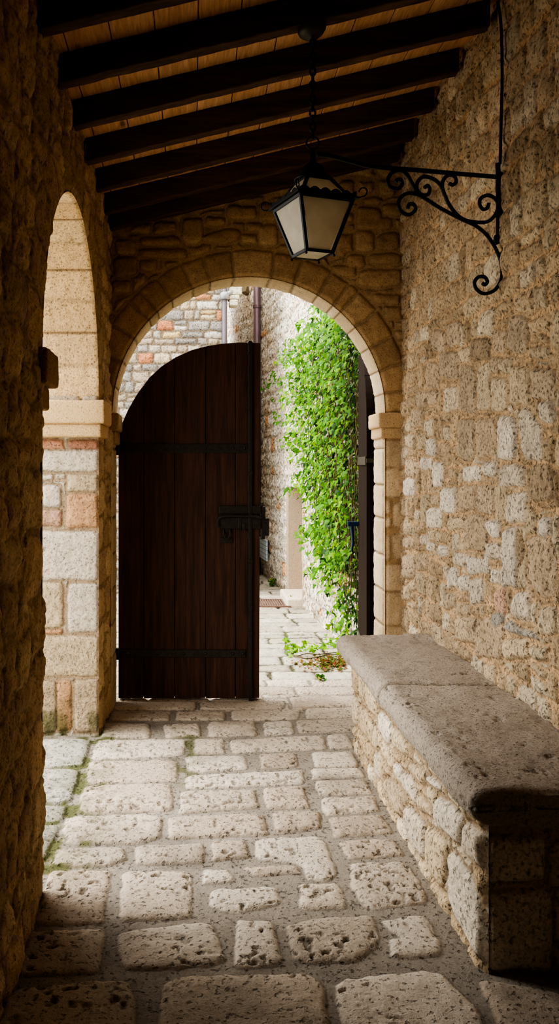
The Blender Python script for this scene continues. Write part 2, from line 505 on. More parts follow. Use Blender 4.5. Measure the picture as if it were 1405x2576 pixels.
# reveal: near jamb and underside of the arch
def reveal(pts, nrm, depth_axis, d0, d1, n_d, joints, pals, mort, relief=.006):
    """pts[n,2] along the edge, nrm[n,2] into the opening; returns a sheet in (edge, depth)"""
    L = np.concatenate([[0], np.cumsum(np.hypot(*(np.diff(pts, axis=0).T)))])
    d = np.linspace(d0, d1, n_d)
    f = Field(L, np.abs(d - d0), .004, 20, .06)
    dd = abs(d1 - d0); bl = []
    for a, b in zip(joints[:-1], joints[1:]):
        bl.append([(a + .004, -.05), ((a + b) / 2, -.05), (b - .004, -.05), (b - .004, dd + .05), ((a + b) / 2, dd + .05), (a + .004, dd + .05)])
    f.add(bl, lambda k: pals())
    h = f.height(relief, .006, .0, .004, 30)
    h *= np.clip(np.abs(d - d0) / .012, 0, 1)[None, :]
    E = pts[:, None, :] + nrm[:, None, :] * h[..., None]
    D = np.broadcast_to(d[None, :], h.shape)
    return E, D, f.shade(mort, .004, .35, .12)
th = np.linspace(math.pi, 0, 190)
pts = np.stack([LC + LR * np.cos(th), LZS + LR * np.sin(th)], -1); nr = -np.stack([np.cos(th), np.sin(th)], -1)
INTR = pal((222, 188, 138), (214, 180, 130), (226, 196, 148), var=.06)
E, D, C = reveal(pts, nr, 0, XL, XL - LTH, 60, LR * (math.pi - ring_j[::-1]), INTR, lin(150, 118, 80))
sheets.append((np.stack([D, E[..., 0], E[..., 1]], -1), C, None, False))
zz = np.linspace(-.12, LZS, 90)
E, D, C = reveal(np.stack([np.full_like(zz, LY0), zz], -1), np.tile([1., 0.], (90, 1)), 0, XL, XL - LTH, 30, np.arange(0, 2.3, .22), LWMIX, lin(150, 118, 80), .012)
sheets.append((np.stack([D, E[..., 0], E[..., 1]], -1), C, None, False))
# far jamb: the stones that face us
FJ = """300,85,505,155,R 545,85,785,160,R 250,165,785,330,L 250,360,425,400,L 250,440,485,615,L 250,630,490,765,P 530,350,785,495,M 520,505,785,780,O 250,805,785,1190,L
250,1210,500,1570,M 300,1580,495,1620,O 535,1215,785,1605,L 250,1625,785,1955,M 250,1990,445,2400,M 450,1985,565,2385,O 590,1970,790,2400,M"""
s4 = F / LY1
polys, tones = [], []
for it in FJ.split():
    a = it.split(','); x0, y0, x1, y1 = map(float, a[:4])
    polys.append([((px / 3.1424 - CX) / s4, H - (1080 + py / 3.1424 - CY) / s4) for px, py in box(x0, y0, x1, y1, .03)]); tones.append(TONE[a[4]]() * (.85 if a[4] == 'O' else 1))
u = np.linspace(XL - LTH, XL, 120); v = axis((-.12, 1.95, .0055))
f = Field(u, v, .006, 22, .14)
f.add(polys, tones)
f.add(courses(XL - LTH - .1, XL + .02, -.1, 1.95, (.15, .2), (.2, .3), .02, .08), lambda k: LT(), None, .012)
hh = f.height(.012, .008, .002, .0035, 40) * np.clip((XL - f.U) / .012, 0, 1)
C = f.shade(lin(196, 168, 132), .005, .3, .14)
mo = (smooth(.34, .0, f.V) * smooth(.35, .65, fbm(f.U * 12, f.V * 12, 4)) * .8)[..., None]
C = C * .84 * (1 - mo) + lin(70, 74, 36) * mo
sheets.append((np.stack([f.U, LY1 - hh, f.V], -1), C, None, False))
# outer side of the wall
u = axis((YREAR, YB, .06)); v = axis((-.1, 3.6, .06)); U, V = np.meshgrid(u, v, indexing='ij')
o, gu, gv = arch_sdf(U, V, LC, LR, LZS); U2, V2, keep = opening_snap(U, V, o, gu, gv, .06)
sheets.append((np.stack([np.full_like(U, XL - LTH), U2, V2], -1), lin(200, 180, 150), keep, True))
struct(grids('wall_left', sheets, M_ROUGH))

# --- end wall with the gateway arch
EC, ER, EZS = 0.366, 0.892, 1.89
EWMIX = pal((186, 152, 106), (176, 144, 100), (194, 162, 116), var=.07)
u = axis((XL - .03, XR + .03, .0068)); v = axis((-.12, 1.8, .014), (1.8, 3.75, .0068))
f = Field(u, v, .012, 14, .2)
ang = [0, 8.3, 18, 28.4, 38.9, 48, 52, 59.8, 70.6, 81, 96.3, 106.5, 114.3, 124.3, 132, 137, 147, 158, 169, 180]
vs = []
for a, b in zip(ang[:-1], ang[1:]):
    a, b = math.radians(a), math.radians(b); g = .006; ro = ER + .175
    vs.append([(EC + r * math.cos(t), EZS + r * math.sin(t)) for r, t in
               ((ER - .05, a + g), (ER + .06, a + g), (ro, a + g), (ro + .004, (a + b) / 2), (ro, b - g), (ER + .06, b - g), (ER - .05, b - g), (ER - .05, (a + b) / 2))])
f.rnd = .08
f.add(vs, lambda k: EWMIX(), [.8] * len(vs))
f.rnd = .28
EW = """170,178,350,220 235,110,345,160 365,100,460,205 475,85,570,125 575,30,715,95 665,110,735,150 640,165,715,205 720,130,810,215 170,230,380,280 40,270,155,360
165,285,250,340 50,190,150,260 1170,150,1260,250 1255,90,1340,140 1270,160,1370,240 1235,255,1380,300 1190,325,1380,410 1060,310,1170,360 1130,260,1215,320 1250,445,1380,490
1180,40,1290,140 1290,20,1380,80 1300,500,1390,560 820,60,1160,120 40,380,130,440 720,20,800,110"""
sE = F / YE
ez = lambda px, py: ((260 + px / 1.8487 - CX) / sE, H - (500 + py / 1.8487 - CY) / sE)
polys = [[ez(*p) for p in box(*map(float, it.split(',')), .1)] for it in EW.split()]
polys.append([ez(*p) for p in ((455, 172), (560, 140), (640, 142), (635, 190), (550, 215), (460, 200))])
keepp = [p for p in polys]
f.add(keepp, lambda k: EWMIX(), None, .014)
f.add(courses(XL - .1, XR + .1, -.1, 1.9, (.17, .24), (.3, .5), .01, .03), pal((212, 186, 148), (204, 178, 140), (218, 194, 158), var=.06), [.5] * 400, .012)
f.add(courses(XL - .1, XR + .1, 1.9, 3.8, (.08, .17), (.1, .28), .028, .24), lambda k: EWMIX(), None, .02)
o, gu, gv = arch_sdf(f.U, f.V, EC, ER, EZS)
U2, V2, keep = opening_snap(f.U, f.V, o, gu, gv, .012)
hh = f.height(.014, .010, .003, .005, 26)
e = smooth(0, .022, o); hh = hh * e - .008 * (1 - e)
ZF = floor_z(YE)
sheets = [(np.stack([U2, YE - hh, V2], -1), f.shade(lin(188, 154, 108), .006, .3, .16), keep, False)]
th = np.linspace(math.pi, 0, 260)
pts = np.stack([EC + ER * np.cos(th), EZS + ER * np.sin(th)], -1); nr = -np.stack([np.cos(th), np.sin(th)], -1)
JAMB = pal((206, 182, 144), (198, 174, 136), (212, 190, 154), var=.06)
E, D, C = reveal(pts, nr, 1, YE, YB, 34, [ER * (math.pi - math.radians(a)) for a in ang[::-1]], JAMB, lin(140, 112, 78))
sheets.append((np.stack([E[..., 0], D, E[..., 1]], -1), C, None, True))
for sx in (-1, 1):
    zz = np.linspace(-.14, EZS, 240)
    js = [0, .2, .42, .64, .87, 1.1, 1.34, 1.56, 1.8, 2.1]
    E, D, C = reveal(np.stack([np.full_like(zz, EC + sx * (ER - .006) - (.016 if sx < 0 else 0)), zz], -1), np.tile([-float(sx), 0.], (240, 1)), 1, YE - .006, YB, 34, js, JAMB, lin(140, 112, 78), .01)
    sheets.append((np.stack([E[..., 0], D, E[..., 1]], -1), C, None, sx > 0))
u = axis((-1.2, 1.7, .06)); v = axis((-.15, 4.0, .06)); U, V = np.meshgrid(u, v, indexing='ij')
o, gu, gv = arch_sdf(U, V, EC, ER, EZS); U2, V2, keep = opening_snap(U, V, o, gu, gv, .06)
sheets.append((np.stack([U2, np.full_like(U, YB), V2], -1), lin(206, 190, 164), keep, True))
struct(grids('wall_end', sheets, M_ASHLAR))

# --- imposts (moulded blocks the arches spring from)
def impost(n, x0, x1, y0, y1, ztop, h1, h2, step, col, mat, sides):
    """two stacked courses, the lower stepped in by step on the given sides (-x,+x,-y,+y)"""
    sheets = []
    def rounded_box(a, b, r):
        bm = bmesh.new(); bmesh.ops.create_cube(bm, size=1)
        for vtx in bm.verts:
            vtx.co = Vector([a[i] + (b[i] - a[i]) * (vtx.co[i] + .5) for i in range(3)])
        bmesh.ops.bevel(bm, geom=bm.edges[:], offset=r, segments=3, profile=.5, affect='EDGES')
        for _ in range(3):
            bmesh.ops.subdivide_edges(bm, edges=[e for e in bm.edges if e.calc_length() > .03], cuts=1, use_grid_fill=True)
        return bm
    me = bpy.data.meshes.new(f'trim_{n}'); bm = rounded_box((x0, y0, ztop - h1), (x1, y1, ztop), .014)
    sx0, sx1, sy0, sy1 = [step * s for s in sides]
    bm2 = rounded_box((x0 + sx0, y0 + sy0, ztop - h1 - h2), (x1 - sx1, y1 - sy1, ztop - h1 + .004), .012)
    tmp = bpy.data.meshes.new('t'); bm2.to_mesh(tmp); bm.from_mesh(tmp); bm2.free(); bpy.data.meshes.remove(tmp)
    for vtx in bm.verts:
        p = vtx.co; k = float(fbm(np.array(p.x * 30 + p.y * 20), np.array(p.z * 30 + p.y * 9), 3)) - .5
        vtx.co += vtx.normal * .008 * k
    for fc in bm.faces: fc.smooth = True
    bm.to_mesh(me); bm.free()
    a = me.color_attributes.new('Col', 'FLOAT_COLOR', 'POINT')
    a.data.foreach_set('color', np.tile(np.append(col, 1), (len(me.vertices), 1)).astype(np.float32).ravel())
    return struct(link(f'trim_{n}', me, mat))
impost(1, XL - .4, XL + .048, LY1 - .12, LY1 + .25, 1.92, .135, .075, .022, lin(212, 182, 138), M_ASHLAR, (0, 1, 1, 0))
impost(2, XL - .4, XL + .034, LY0 - .09, LY0 + .16, 1.97, .13, .085, .03, lin(170, 138, 98), M_ROUGH, (0, 1, 1, 1))
impost(3, EC + ER - .052, XR + .05, YE - .045, YB + .02, 1.892, .098, .07, .02, lin(202, 174, 134), M_ASHLAR, (1, 0, 1, 0))
impost(4, XL - .05, EC - ER + .042, YE - .03, YB + .02, 1.892, .12, .085, .018, lin(176, 150, 112), M_ASHLAR, (0, 1, 1, 0))

# --- wall behind the viewer
u = axis((XL - .6, XR + .2, .1)); v = axis((-.1, 3.9, .1)); U, V = np.meshgrid(u, v, indexing='ij')
struct(grids('wall_rear', [(np.stack([U, np.full_like(U, YREAR), V], -1), lin(54, 44, 33), None, True)], M_WALL))

# --- ceiling boards on a slope
def zraft(X): return 3.066 + .243 * (X - XL)
RH = .12
m = MB(); x = XL - .12; nb = Vector((-.243, 0, 1)).normalized()
while x < XR + .12:
    w = .172
    a, b = x + .002, x + w - .002
    m.prism([(a, YREAR, zraft(a) + RH), (b, YREAR, zraft(b) + RH), (b, YREAR, zraft(b) + RH + .02), (a, YREAR, zraft(a) + RH + .02)], (0, YE + .1 - YREAR, 0))
    x += w
a, b = XL - .6, XR + .3
m.prism([(a, YREAR - .1, zraft(a) + RH + .022), (b, YREAR - .1, zraft(b) + RH + .022), (b, YREAR - .1, zraft(b) + RH + .15), (a, YREAR - .1, zraft(a) + RH + .15)], (0, YB + .1 - YREAR, 0))  # unseen solid backing above the boards, added to block sky light at the gaps
struct(m.build('ceiling', M_BOARD, None, .002, seg=1))

# --- rafters
def rough_bar(name, p0, w, h, L, mat):
    """timber of length L along local +x rising with the roof, slightly uneven"""
    me = bpy.data.meshes.new(name); bm = bmesh.new(); n = 40
    rows = []
    for i in range(n + 1):
        X = L * i / n; z = .243 * X
        ring = []
        for (yy, zz) in ((0, 0), (w, 0), (w, h), (0, h)):
            j = lambda: (random.random() - .5) * .004
            ring.append(bm.verts.new((X, yy + j(), z + zz + (j() if zz == 0 else 0))))
        rows.append(ring)
    for i in range(n):
        for k in range(4):
            bm.faces.new((rows[i][k], rows[i + 1][k], rows[i + 1][(k + 1) % 4], rows[i][(k + 1) % 4]))
    bm.faces.new(rows[0]); bm.faces.new(rows[-1][::-1])
    bmesh.ops.recalc_face_normals(bm, faces=bm.faces)
    bm.to_mesh(me); bm.free()
    o = link(name, me, mat); o.location = p0
    b = o.modifiers.new('edge', 'BEVEL'); b.width = .006; b.segments = 2; b.limit_method = 'ANGLE'; b.angle_limit = .9
    return o
RAF = [2.77, 3.165, 3.565, 3.98, 4.39, 4.79, 5.115]
RLAB = ['dark timber rafter at the very top edge of the picture, nearest the viewer', 'dark timber rafter carrying the round ceiling rose of the lantern chain',
        'third dark timber rafter from the top, just behind the ceiling rose', 'fourth dark timber rafter from the top, midway along the board ceiling',
        'dark timber rafter third from the arched end wall', 'dark timber rafter second from the arched end wall', 'dark timber rafter lying against the arched end wall, last of the row']
for Y, lab in zip(RAF, RLAB):
    o = rough_bar('ceiling_rafter', (XL + .012, Y, zraft(XL + .012)), .062, RH - .001, XR - XL - .05, M_BEAM)
    tag(o, lab, 'rafter', 'rafters under the board ceiling')

# --- floor, flagstones measured on the photo
Z1 = lambda l: [(zx / 1.561, 1740 + zy / 1.561) for zx, zy in l]
FL = [((430, 75), (670, 75), (665, 110), (425, 108)), ((690, 75), (885, 75), (880, 108), (690, 108)), ((905, 70), (1175, 68), (1170, 105), (910, 110)),
      ((1195, 65), (1400, 60), (1420, 98), (1200, 102)), ((450, 38), (770, 38), (765, 68), (440, 68)), ((785, 38), (1120, 36), (1110, 65), (785, 68)),
      ((1135, 18), (1400, 15), (1400, 55), (1150, 60)), ((405, 122), (590, 122), (590, 178), (390, 178)), ((640, 125), (785, 122), (790, 170), (650, 176)),
      ((815, 115), (1000, 112), (1010, 168), (815, 172)), ((1030, 115), (1145, 112), (1155, 160), (1040, 168)), ((1160, 110), (1400, 100), (1420, 152), (1170, 158)),
      ((380, 185), (735, 182), (725, 245), (355, 262)), ((760, 182), (880, 180), (880, 238), (758, 242)), ((900, 185), (1270, 165), (1282, 220), (905, 236)),
      ((1280, 165), (1360, 160), (1390, 215), (1290, 220)), ((345, 268), (700, 262), (700, 345), (330, 358)), ((725, 248), (960, 245), (978, 298), (735, 312)),
      ((1018, 238), (1165, 235), (1172, 290), (1025, 297)), ((325, 365), (675, 352), (680, 462), (300, 472)), ((725, 325), (1190, 303), (1195, 355), (725, 378)),
      ((705, 385), (1005, 378), (1018, 450), (700, 472)), ((1028, 370), (1195, 366), (1218, 450), (1045, 456)),
      ((255, 485), (560, 475), (640, 490), (635, 560), (560, 590), (240, 593)), ((665, 485), (1035, 472), (1055, 555), (655, 573)), ((1062, 465), (1255, 462), (1262, 530), (1080, 550)),
      ((215, 610), (480, 603), (500, 650), (430, 678), (190, 682)), ((525, 600), (800, 588), (802, 665), (530, 672)), ((828, 580), (960, 575), (985, 640), (830, 660)),
      ((1000, 568), (1270, 560), (1325, 700), (1290, 735), (1210, 735), (1180, 665), (1005, 655)), ((795, 690), (900, 688), (920, 735), (795, 748)),
      ((950, 680), (1160, 670), (1185, 705), (1000, 715)), ((820, 765), (1095, 755), (1100, 825), (920, 865), (815, 830)), ((1170, 745), (1330, 740), (1360, 840), (1180, 845)),
      ((190, 692), (442, 690), (405, 905), (130, 905)), ((475, 695), (750, 695), (750, 880), (468, 892)), ((110, 930), (420, 922), (385, 1095), (45, 1108)),
      ((470, 935), (830, 890), (895, 1045), (840, 1065), (480, 1092), (458, 960)), ((920, 890), (1070, 888), (1108, 1065), (925, 1078)),
      ((25, 1160), (350, 1125), (510, 1120), (540, 1200), (530, 1400), (-40, 1400)), ((635, 1110), (1200, 1092), (1270, 1130), (1300, 1400), (610, 1400)),
      ((-130, 185), (365, 182), (325, 292), (-160, 298)), ((-160, 304), (318, 300), (280, 435), (-190, 440)), ((-190, 446), (272, 441), (244, 510), (-200, 515)), ((-200, 522), (238, 517), (180, 660), (-230, 665))]
FP = [Z1(q) for q in FL]
FP += [[(785, 1890), (886, 1889), (903, 1926), (790, 1928)], [(781, 1931), (905, 1929), (918, 1952), (785, 1957)], [(789, 1961), (920, 1957), (936, 1992), (801, 1998)],
       [(802, 2003), (942, 1998), (957, 2036), (817, 2049)], [(824, 2051), (957, 2044), (992, 2092), (839, 2102)], [(851, 2111), (989, 2103), (1020, 2146), (873, 2156)],
       [(880, 2165), (1024, 2162), (1088, 2266), (921, 2283), (884, 2232), (877, 2201)], [(955, 2309), (1075, 2294), (1121, 2397), (981, 2406), (976, 2356), (1007, 2352), (972, 2331)],
       [(717, 2320), (800, 2301), (938, 2295), (957, 2369), (890, 2415), (740, 2417), (722, 2360)], [(837, 2456), (1101, 2430), (1213, 2546), (1240, 2640), (868, 2640)],
       [(1198, 2456), (1405, 2486), (1560, 2640), (1280, 2640)]]
polys = []
for q in FP:
    q = [on_floor(*p) for p in q]
    if len(q) == 4:
        r = []
        for i in range(4):
            a, b = q[i], q[(i + 1) % 4]; r += [a, ((a[0] + b[0]) / 2, (a[1] + b[1]) / 2)]
        q = r
    polys.append(q)
FMIX = pal((196, 178, 154), (188, 170, 146), (202, 186, 164), (182, 162, 138), var=.07)
GMIX = pal((176, 170, 156), (166, 160, 146), var=.06)
tones = [GMIX() if 41 <= k <= 44 else FMIX() for k in range(len(polys))]
u = axis((-1.12, -.6, .012), (-.6, 1.45, .0055)); v = axis((YREAR - .1, 1.9, .06), (1.9, 3.2, .0045), (3.2, 6.0, .0065))
f = Field(u, v, .010, 20, .13)
f.add(polys, tones)
f.add(courses(-1.2, 1.5, YREAR, 1.76, (.3, .36), (.3, .5), .03, .05), lambda k: FMIX(), None, .02)
f.add(courses(-1.2, 1.5, 5.2, 6.05, (.16, .24), (.3, .5), .016, .03), lambda k: FMIX() * 1.05, None, .012)
hh = f.height(.013, .010, .003, .0035, 22)
pits = smooth(.60, .74, fbm(f.U * 40 + 5, f.V * 40, 3)) * smooth(.34, .60, fbm(f.U * 4 + 3, f.V * 4, 2)) * (f.sd < -.010)
near = smooth(3.4, 2.5, f.V)
hh -= pits * (.007 + .007 * near)
SAT = .72; C = f.shade(lin(150, 138, 122), .004, .3, .10); SAT = .89
C *= (1 - .45 * pits)[..., None]
C *= (1 - .25 * smooth(.55, .75, fbm(f.U * 3.1, f.V * 3.1 + 8, 4)))[..., None]
moss = np.exp(-((f.U + .50) / .13) ** 2) * smooth(2.7, 3.2, f.V) * smooth(4.95, 4.6, f.V) + .8 * np.exp(-((f.U + .03) / .09) ** 2) * smooth(3.7, 4.1, f.V) * smooth(5.0, 4.7, f.V) + .5 * smooth(-.5, -.6, f.U)
moss = np.clip(moss * smooth(.34, .6, fbm(f.U * 16, f.V * 16, 4)) * np.where(f.sd > -.012, 1, .38), 0, .9)[..., None]
C = C * (1 - moss) + lin(80, 84, 44) * moss
P = np.stack([f.U, f.V, hh - .012 + floor_z(f.V)], -1)
struct(grids('floor', [(P, C, None, False)], M_FLOOR))

# --- courtyard beyond the left arch, only paved ground
u = axis((-9, -1.12, .08)); v = axis((-4, 6, .08))
f = Field(u, v, .02, 5); f.add(courses(-9, -1, -4, 6, (.3, .45), (.4, .7), .03, .05), lambda k: GMIX() * 1.05)
struct(grids('courtyard_ground', [(np.stack([f.U, f.V, f.height(.01) - .012 + floor_z(f.V)], -1), f.shade(lin(120, 120, 100)), None, False)], M_FLOOR))

# ------------------------------------------------------------------ the alley beyond the gateway
ZA = -.07
u = axis((-6, .2, .06), (.2, 1.6, .011)); v = axis((6.0, 12.5, .0125), (12.5, 18, .06))
f = Field(u, v, .02, 9, .12)
AMIX = pal((180, 172, 156), (170, 162, 146), (164, 154, 136), var=.09)
f.add(courses(-6, 1.7, 6.0, 18, (.17, .3), (.3, .55), .016, .05), lambda k: AMIX())
hh = f.height(.012, .012, .002, .006, 18)
C = f.shade(lin(84, 80, 60), .007, .5, .2)
mo = (smooth(.5, .75, fbm(f.U * 6, f.V * 6, 4)) * (f.sd > -.008) * .7)[..., None]
C = C * (1 - mo) + lin(88, 96, 48) * mo
struct(grids('alley_ground', [(np.stack([f.U, f.V, hh - .012 + ZA], -1), C, None, False)], M_PAVE))

# right-hand alley wall: a gently bending line, with a recessed doorway
WY = np.array([5.40, 6.2, 7.53, 9.0, 9.8, 10.8, 12.0, 12.6, 13.6, 14.6, 15.6])
WX = np.array([1.47, 1.41, 1.325, 1.245, 1.19, 1.11, 1.01, .92, .62, .15, -.6])
def wall_x(Y): return np.interp(Y, WY, WX)
DY0, DY1, DZ = 9.0, 9.78, 1.27
u = axis((5.40, 12.6, .013), (12.6, 15.6, .025)); v = axis((ZA - .05, 2.4, .013), (2.4, 5.2, .018))
f = Field(u, v, .02, 10, .2)
CMIX = pal((234, 224, 208), (226, 214, 196), (238, 230, 216), (218, 204, 184), (230, 208, 184), var=.06)
f.add(courses(5.3, 15.7, ZA, 5.3, (.11, .22), (.14, .36), .02, .16), lambda k: CMIX() if random.random() > .05 else lin(222, 170, 124))
hh = f.height(.010, .014, .002, .014, 20)
C = f.shade(lin(226, 210, 188), .008, .3, .2)
g = (smooth(.35, .0, f.V - ZA) * smooth(.4, .65, fbm(f.U * 5, f.V * 9, 4)) * .6)[..., None]
C = C * (1 - g) + lin(112, 100, 62) * g
# vertical straight joint where two house fronts meet
gx = np.exp(-((f.U - 11.75) / .03) ** 2); hh -= .03 * gx; C *= (1 - .45 * gx)[..., None]
Xw = wall_x(f.U); rec = (f.U > DY0) & (f.U < DY1) & (f.V < DZ)
hh = np.where(rec, -.26, hh)
struct(grids('wall_alley_right', [(np.stack([Xw - hh, f.U, f.V], -1), C, None, True)], M_ALLEY))
# stone surround and step of that doorway
def stone_block(name, verts_mb, col, mat, bevel=.012):
    o = verts_mb.build(name, mat, None, bevel)
    a = o.data.color_attributes.new('Col', 'FLOAT_COLOR', 'POINT')
    a.data.foreach_set('color', np.tile(np.append(col, 1), (len(o.data.vertices), 1)).astype(np.float32).ravel())
    return o
m = MB(); m.box((wall_x(DY1) + .11, DY1 + .05, (DZ + ZA) / 2 + .04), (.28, .12, DZ - ZA - .08))
m.box((wall_x(DY0) + .12, DY0 - .03, (DZ + ZA) / 2), (.26, .10, DZ - ZA))
struct(stone_block('trim_5', m, lin(172, 154, 132), M_ASHLAR))
m = MB(); m.box((wall_x(9.4) + .06, (DY0 + DY1) / 2 + .02, ZA + .045), (.42, DY1 - DY0 - .06, .11))
tag(stone_block('stone_step', m, lin(216, 204, 186), M_PAVE, .02), 'low pale stone step below the recessed doorway in the alley wall', 'step')

# house front closing the view on the left
LBY = 10.0
u = axis((-4.2, .43, .0115)); v = axis((ZA - .05, 1.2, .03), (1.2, 5.2, .0115))
f = Field(u, v, .014, 14, .17)
HMIX = pal((172, 160, 144), (154, 146, 136), (190, 182, 170), (164, 148, 128), (140, 134, 128), (182, 164, 136), var=.1)
HOR = pal((184, 128, 88), (172, 114, 78), (196, 170, 120))
f.add(courses(-4.3, .5, ZA, 5.3, (.075, .14), (.1, .3), .016, .1), lambda k: HOR() if random.random() < .1 else HMIX())
hh = f.height(.016, .012, .004, .01, 20)
C = f.shade(lin(132, 114, 92), .006, .4, .18)
side_v = f.v
P = np.stack([f.U, LBY - hh, f.V], -1)
y2 = np.linspace(LBY, LBY + 3.5, 50); YY, VV = np.meshgrid(y2, side_v, indexing='ij')
struct(grids('wall_alley_left', [(P, C, None, False), (np.stack([np.full_like(YY, .43), YY, VV], -1), lin(206, 196, 178), None, False)], M_WALL))

# corbel, timber end, pipes
m = MB()
for (x0, x1, y0, y1) in ((574, 608, 716, 742), (573, 602, 742, 754), (576, 598, 754, 770)):
    a, b = at(x0, y1, LBY - .02), at(x1, y0, LBY - .02)
    m.box(((a.x + b.x) / 2, LBY + .04, (a.z + b.z) / 2), (b.x - a.x, .2, b.z - a.z))
tag(stone_block('stone_corbel', m, lin(206, 198, 178), M_WALL, .02), 'stepped weathered stone corbel at the house corner beside the grey drainpipe', 'corbel')
m = MB(); a = at(617, 742, 12.7); m.bar(a + Vector((0, 0, .02)), a + Vector((.13, .12, .5)), .1, .12)
tag(m.build('timber_strut', M_TIMBER, None, .006), 'short weathered timber strut high on the alley wall beside the brown drainpipe', 'strut')
p = thing('drainpipe', 'slim dark grey drainpipe on the corner of the left house front', 'pipe', (at(564, 0, LBY - .07).x, LBY - .07, ZA))
X0 = p.location.x
MB().tube([(X0, LBY - .07, ZA), (X0, LBY - .07, 2.2), (X0, LBY - .07, 5.1)], .034, 16).build('pipe_run', M_PIPE2, p, sm=True)
z = at(0, 748, LBY).z
MB().lathe([(.036, z - .045), (.058, z - .04), (.062, z + .02), (.05, z + .045), (.036, z + .05)], (X0, LBY - .07, 0), 20).tube([(X0, LBY - .07, z + .02), (X0 + .06, LBY - .07, z + .04), (X0 + .09, LBY - .04, z + .06), (X0 + .11, LBY - .01, z + .07)], .03, 10).build('collar', M_ZINC, p, sm=True)
Yp = 11.8; Xp = at(646, 0, Yp).x
p = thing('drainpipe', 'thick brown drainpipe running up the alley wall just above the closed gate leaf', 'pipe', (Xp, Yp, ZA))
MB().tube([(Xp, Yp, ZA), (Xp, Yp, 2.5), (Xp, Yp, 5.1)], .055, 18).build('pipe_run', M_PIPE, p, sm=True)
m = MB()
for z in (1.9, 3.9): MB().lathe([(.055, z - .02), (.063, z - .02), (.063, z + .02), (.055, z + .02)], (Xp, Yp, 0), 18).box((Xp + .06, Yp, z), (.1, .02, .03)).build('pipe_clip', M_PIPE, p)

# notice on the alley wall, drain grate
Yn = 11.35; xn = float(wall_x(Yn)) - .05; dirn = Vector((-.09, 1, 0)).normalized()
c = Vector((xn - .005, Yn, at(0, 1381, Yn).z)); p = thing('wall_notice', 'pale blue notice board with thin lines of print on the alley wall', 'sign', tuple(c))
m = MB(); m.bar(c - dirn * .26, c + dirn * .34, .02, .29); m.build('board', M_NOTICE, p, .003)
for a in (-1, 1): pass
gy = F * (H - ZA) / (1519 - CY); gx = (688 - CX) * gy / F
p = thing('drain_grate', 'rusty slotted iron drain grate set in the alley paving', 'grate', (gx, gy, ZA))
m = MB(); gw, gd = .34, .46
m.box((gx, gy - gd / 2, ZA + .008), (gw, .03, .02)).box((gx, gy + gd / 2, ZA + .008), (gw, .03, .02)).box((gx - gw / 2, gy, ZA + .008), (.03, gd, .02)).box((gx + gw / 2, gy, ZA + .008), (.03, gd, .02))
m.build('frame', M_GRATE, p)
m = MB()
for i in range(11): m.box((gx - gw / 2 + .03 + i * (gw - .06) / 10, gy, ZA + .008), (.018, gd, .014))
m.build('slotted_grating', M_GRATE, p)

# ------------------------------------------------------------------ the gate: left leaf shut, right leaf swung out
DYF = 5.475; sD = F / DYF; DT = .05
def dp(x, y, dy=0): return Vector(((x - CX) / sD, DYF + dy, H - (y - CY) / sD))
d1 = thing('door_1', 'closed dark plank gate leaf with arched top and iron strap hinges', 'door', tuple(dp(297, 1757)), kind='structure')
TOP = [(297, 1100), (300, 1085), (308, 1062), (322, 1030), (345, 990), (375, 950), (405, 922), (440, 899), (480, 881), (520, 870), (560, 864), (600, 861), (655, 862)]
tx, ty = zip(*TOP)
m = MB(); seams = [297, 361, 439, 517, 592, 655]
for a, b in zip(seams[:-1], seams[1:]):
    g = .6
    xs = np.linspace(a + g, b - g, 12)
    top = [dp(x, np.interp(x, tx, ty)) for x in xs]
    bx = lambda x, e: x - (3 * (e - 862) / 900 if x > 640 else 0)
    poly = [dp(bx(b - g, 1757), 1756)] + top[::-1] + [dp(a + g, 1757)]
    m.prism(poly, (0, DT, 0))
xs = np.linspace(299, 653, 40); m.prism([dp(652, 1755, .02)] + [dp(x, np.interp(x, tx, ty) + .15, .02) for x in xs[::-1]] + [dp(299, 1755, .02)], (0, DT - .022, 0))
m.build('plank_panel', M_DOOR, d1, .003)
for (yt, yb, xe) in ((1114, 1142, 624), (1632, 1655, 617)):
    a, b = dp(299, yb), dp(xe, yt); zc = (a.z + b.z) / 2; hgt = b.z - a.z
    m = MB(); m.box(((a.x + b.x) / 2, DYF - .005, zc), (b.x - a.x, .01, hgt * .8))
    st = m.build('strap_hinge', M_IRON2, d1, .002)
    r = MB()
    for xr in (323, 396, 461, 516, 585, 614):
        q = dp(min(xr, xe - 6), 0); r.lathe([(.011, 0), (.0095, .005), (.005, .008), (.0005, .009)], (q.x, DYF - .01, zc), 10, Matrix.Rotation(math.pi / 2, 3, 'X'))
    r.build('rivets', M_IRON2, st, sm=True)
    k = MB(); q = dp(300, 0); k.tube([(q.x - .012, DYF - .012, zc - hgt * .62), (q.x - .012, DYF - .012, zc + hgt * .62)], .016, 12).box((q.x - .05, DYF - .005, zc), (.09, .014, hgt * .5))
    k.build('hinge_knuckle', M_IRON2, st, sm=False)
m = MB(); q0, q1 = dp(628.5, 1762), dp(628.5, 858)
m.box((q0.x, DYF - .016, (q0.z + q1.z) / 2), (.023, .022, q1.z - q0.z))
for yy in (865, 890): m.box((q0.x, DYF - .014, dp(0, yy).z), (.034, .03, .02))
for yy in (1026, 1190, 1410, 1525, 1590, 1730): m.box((q0.x, DYF - .018, dp(0, yy).z), (.03, .026, .018))
m.build('bolt_bar', M_IRON2, d1, .003)
m = MB()
def pl(x0, y0, x1, y1, t, dy=0):
    a, b = dp(x0, y1), dp(x1, y0); m.box(((a.x + b.x) / 2, DYF - t / 2 - dy, (a.z + b.z) / 2), (b.x - a.x, t, b.z - a.z))
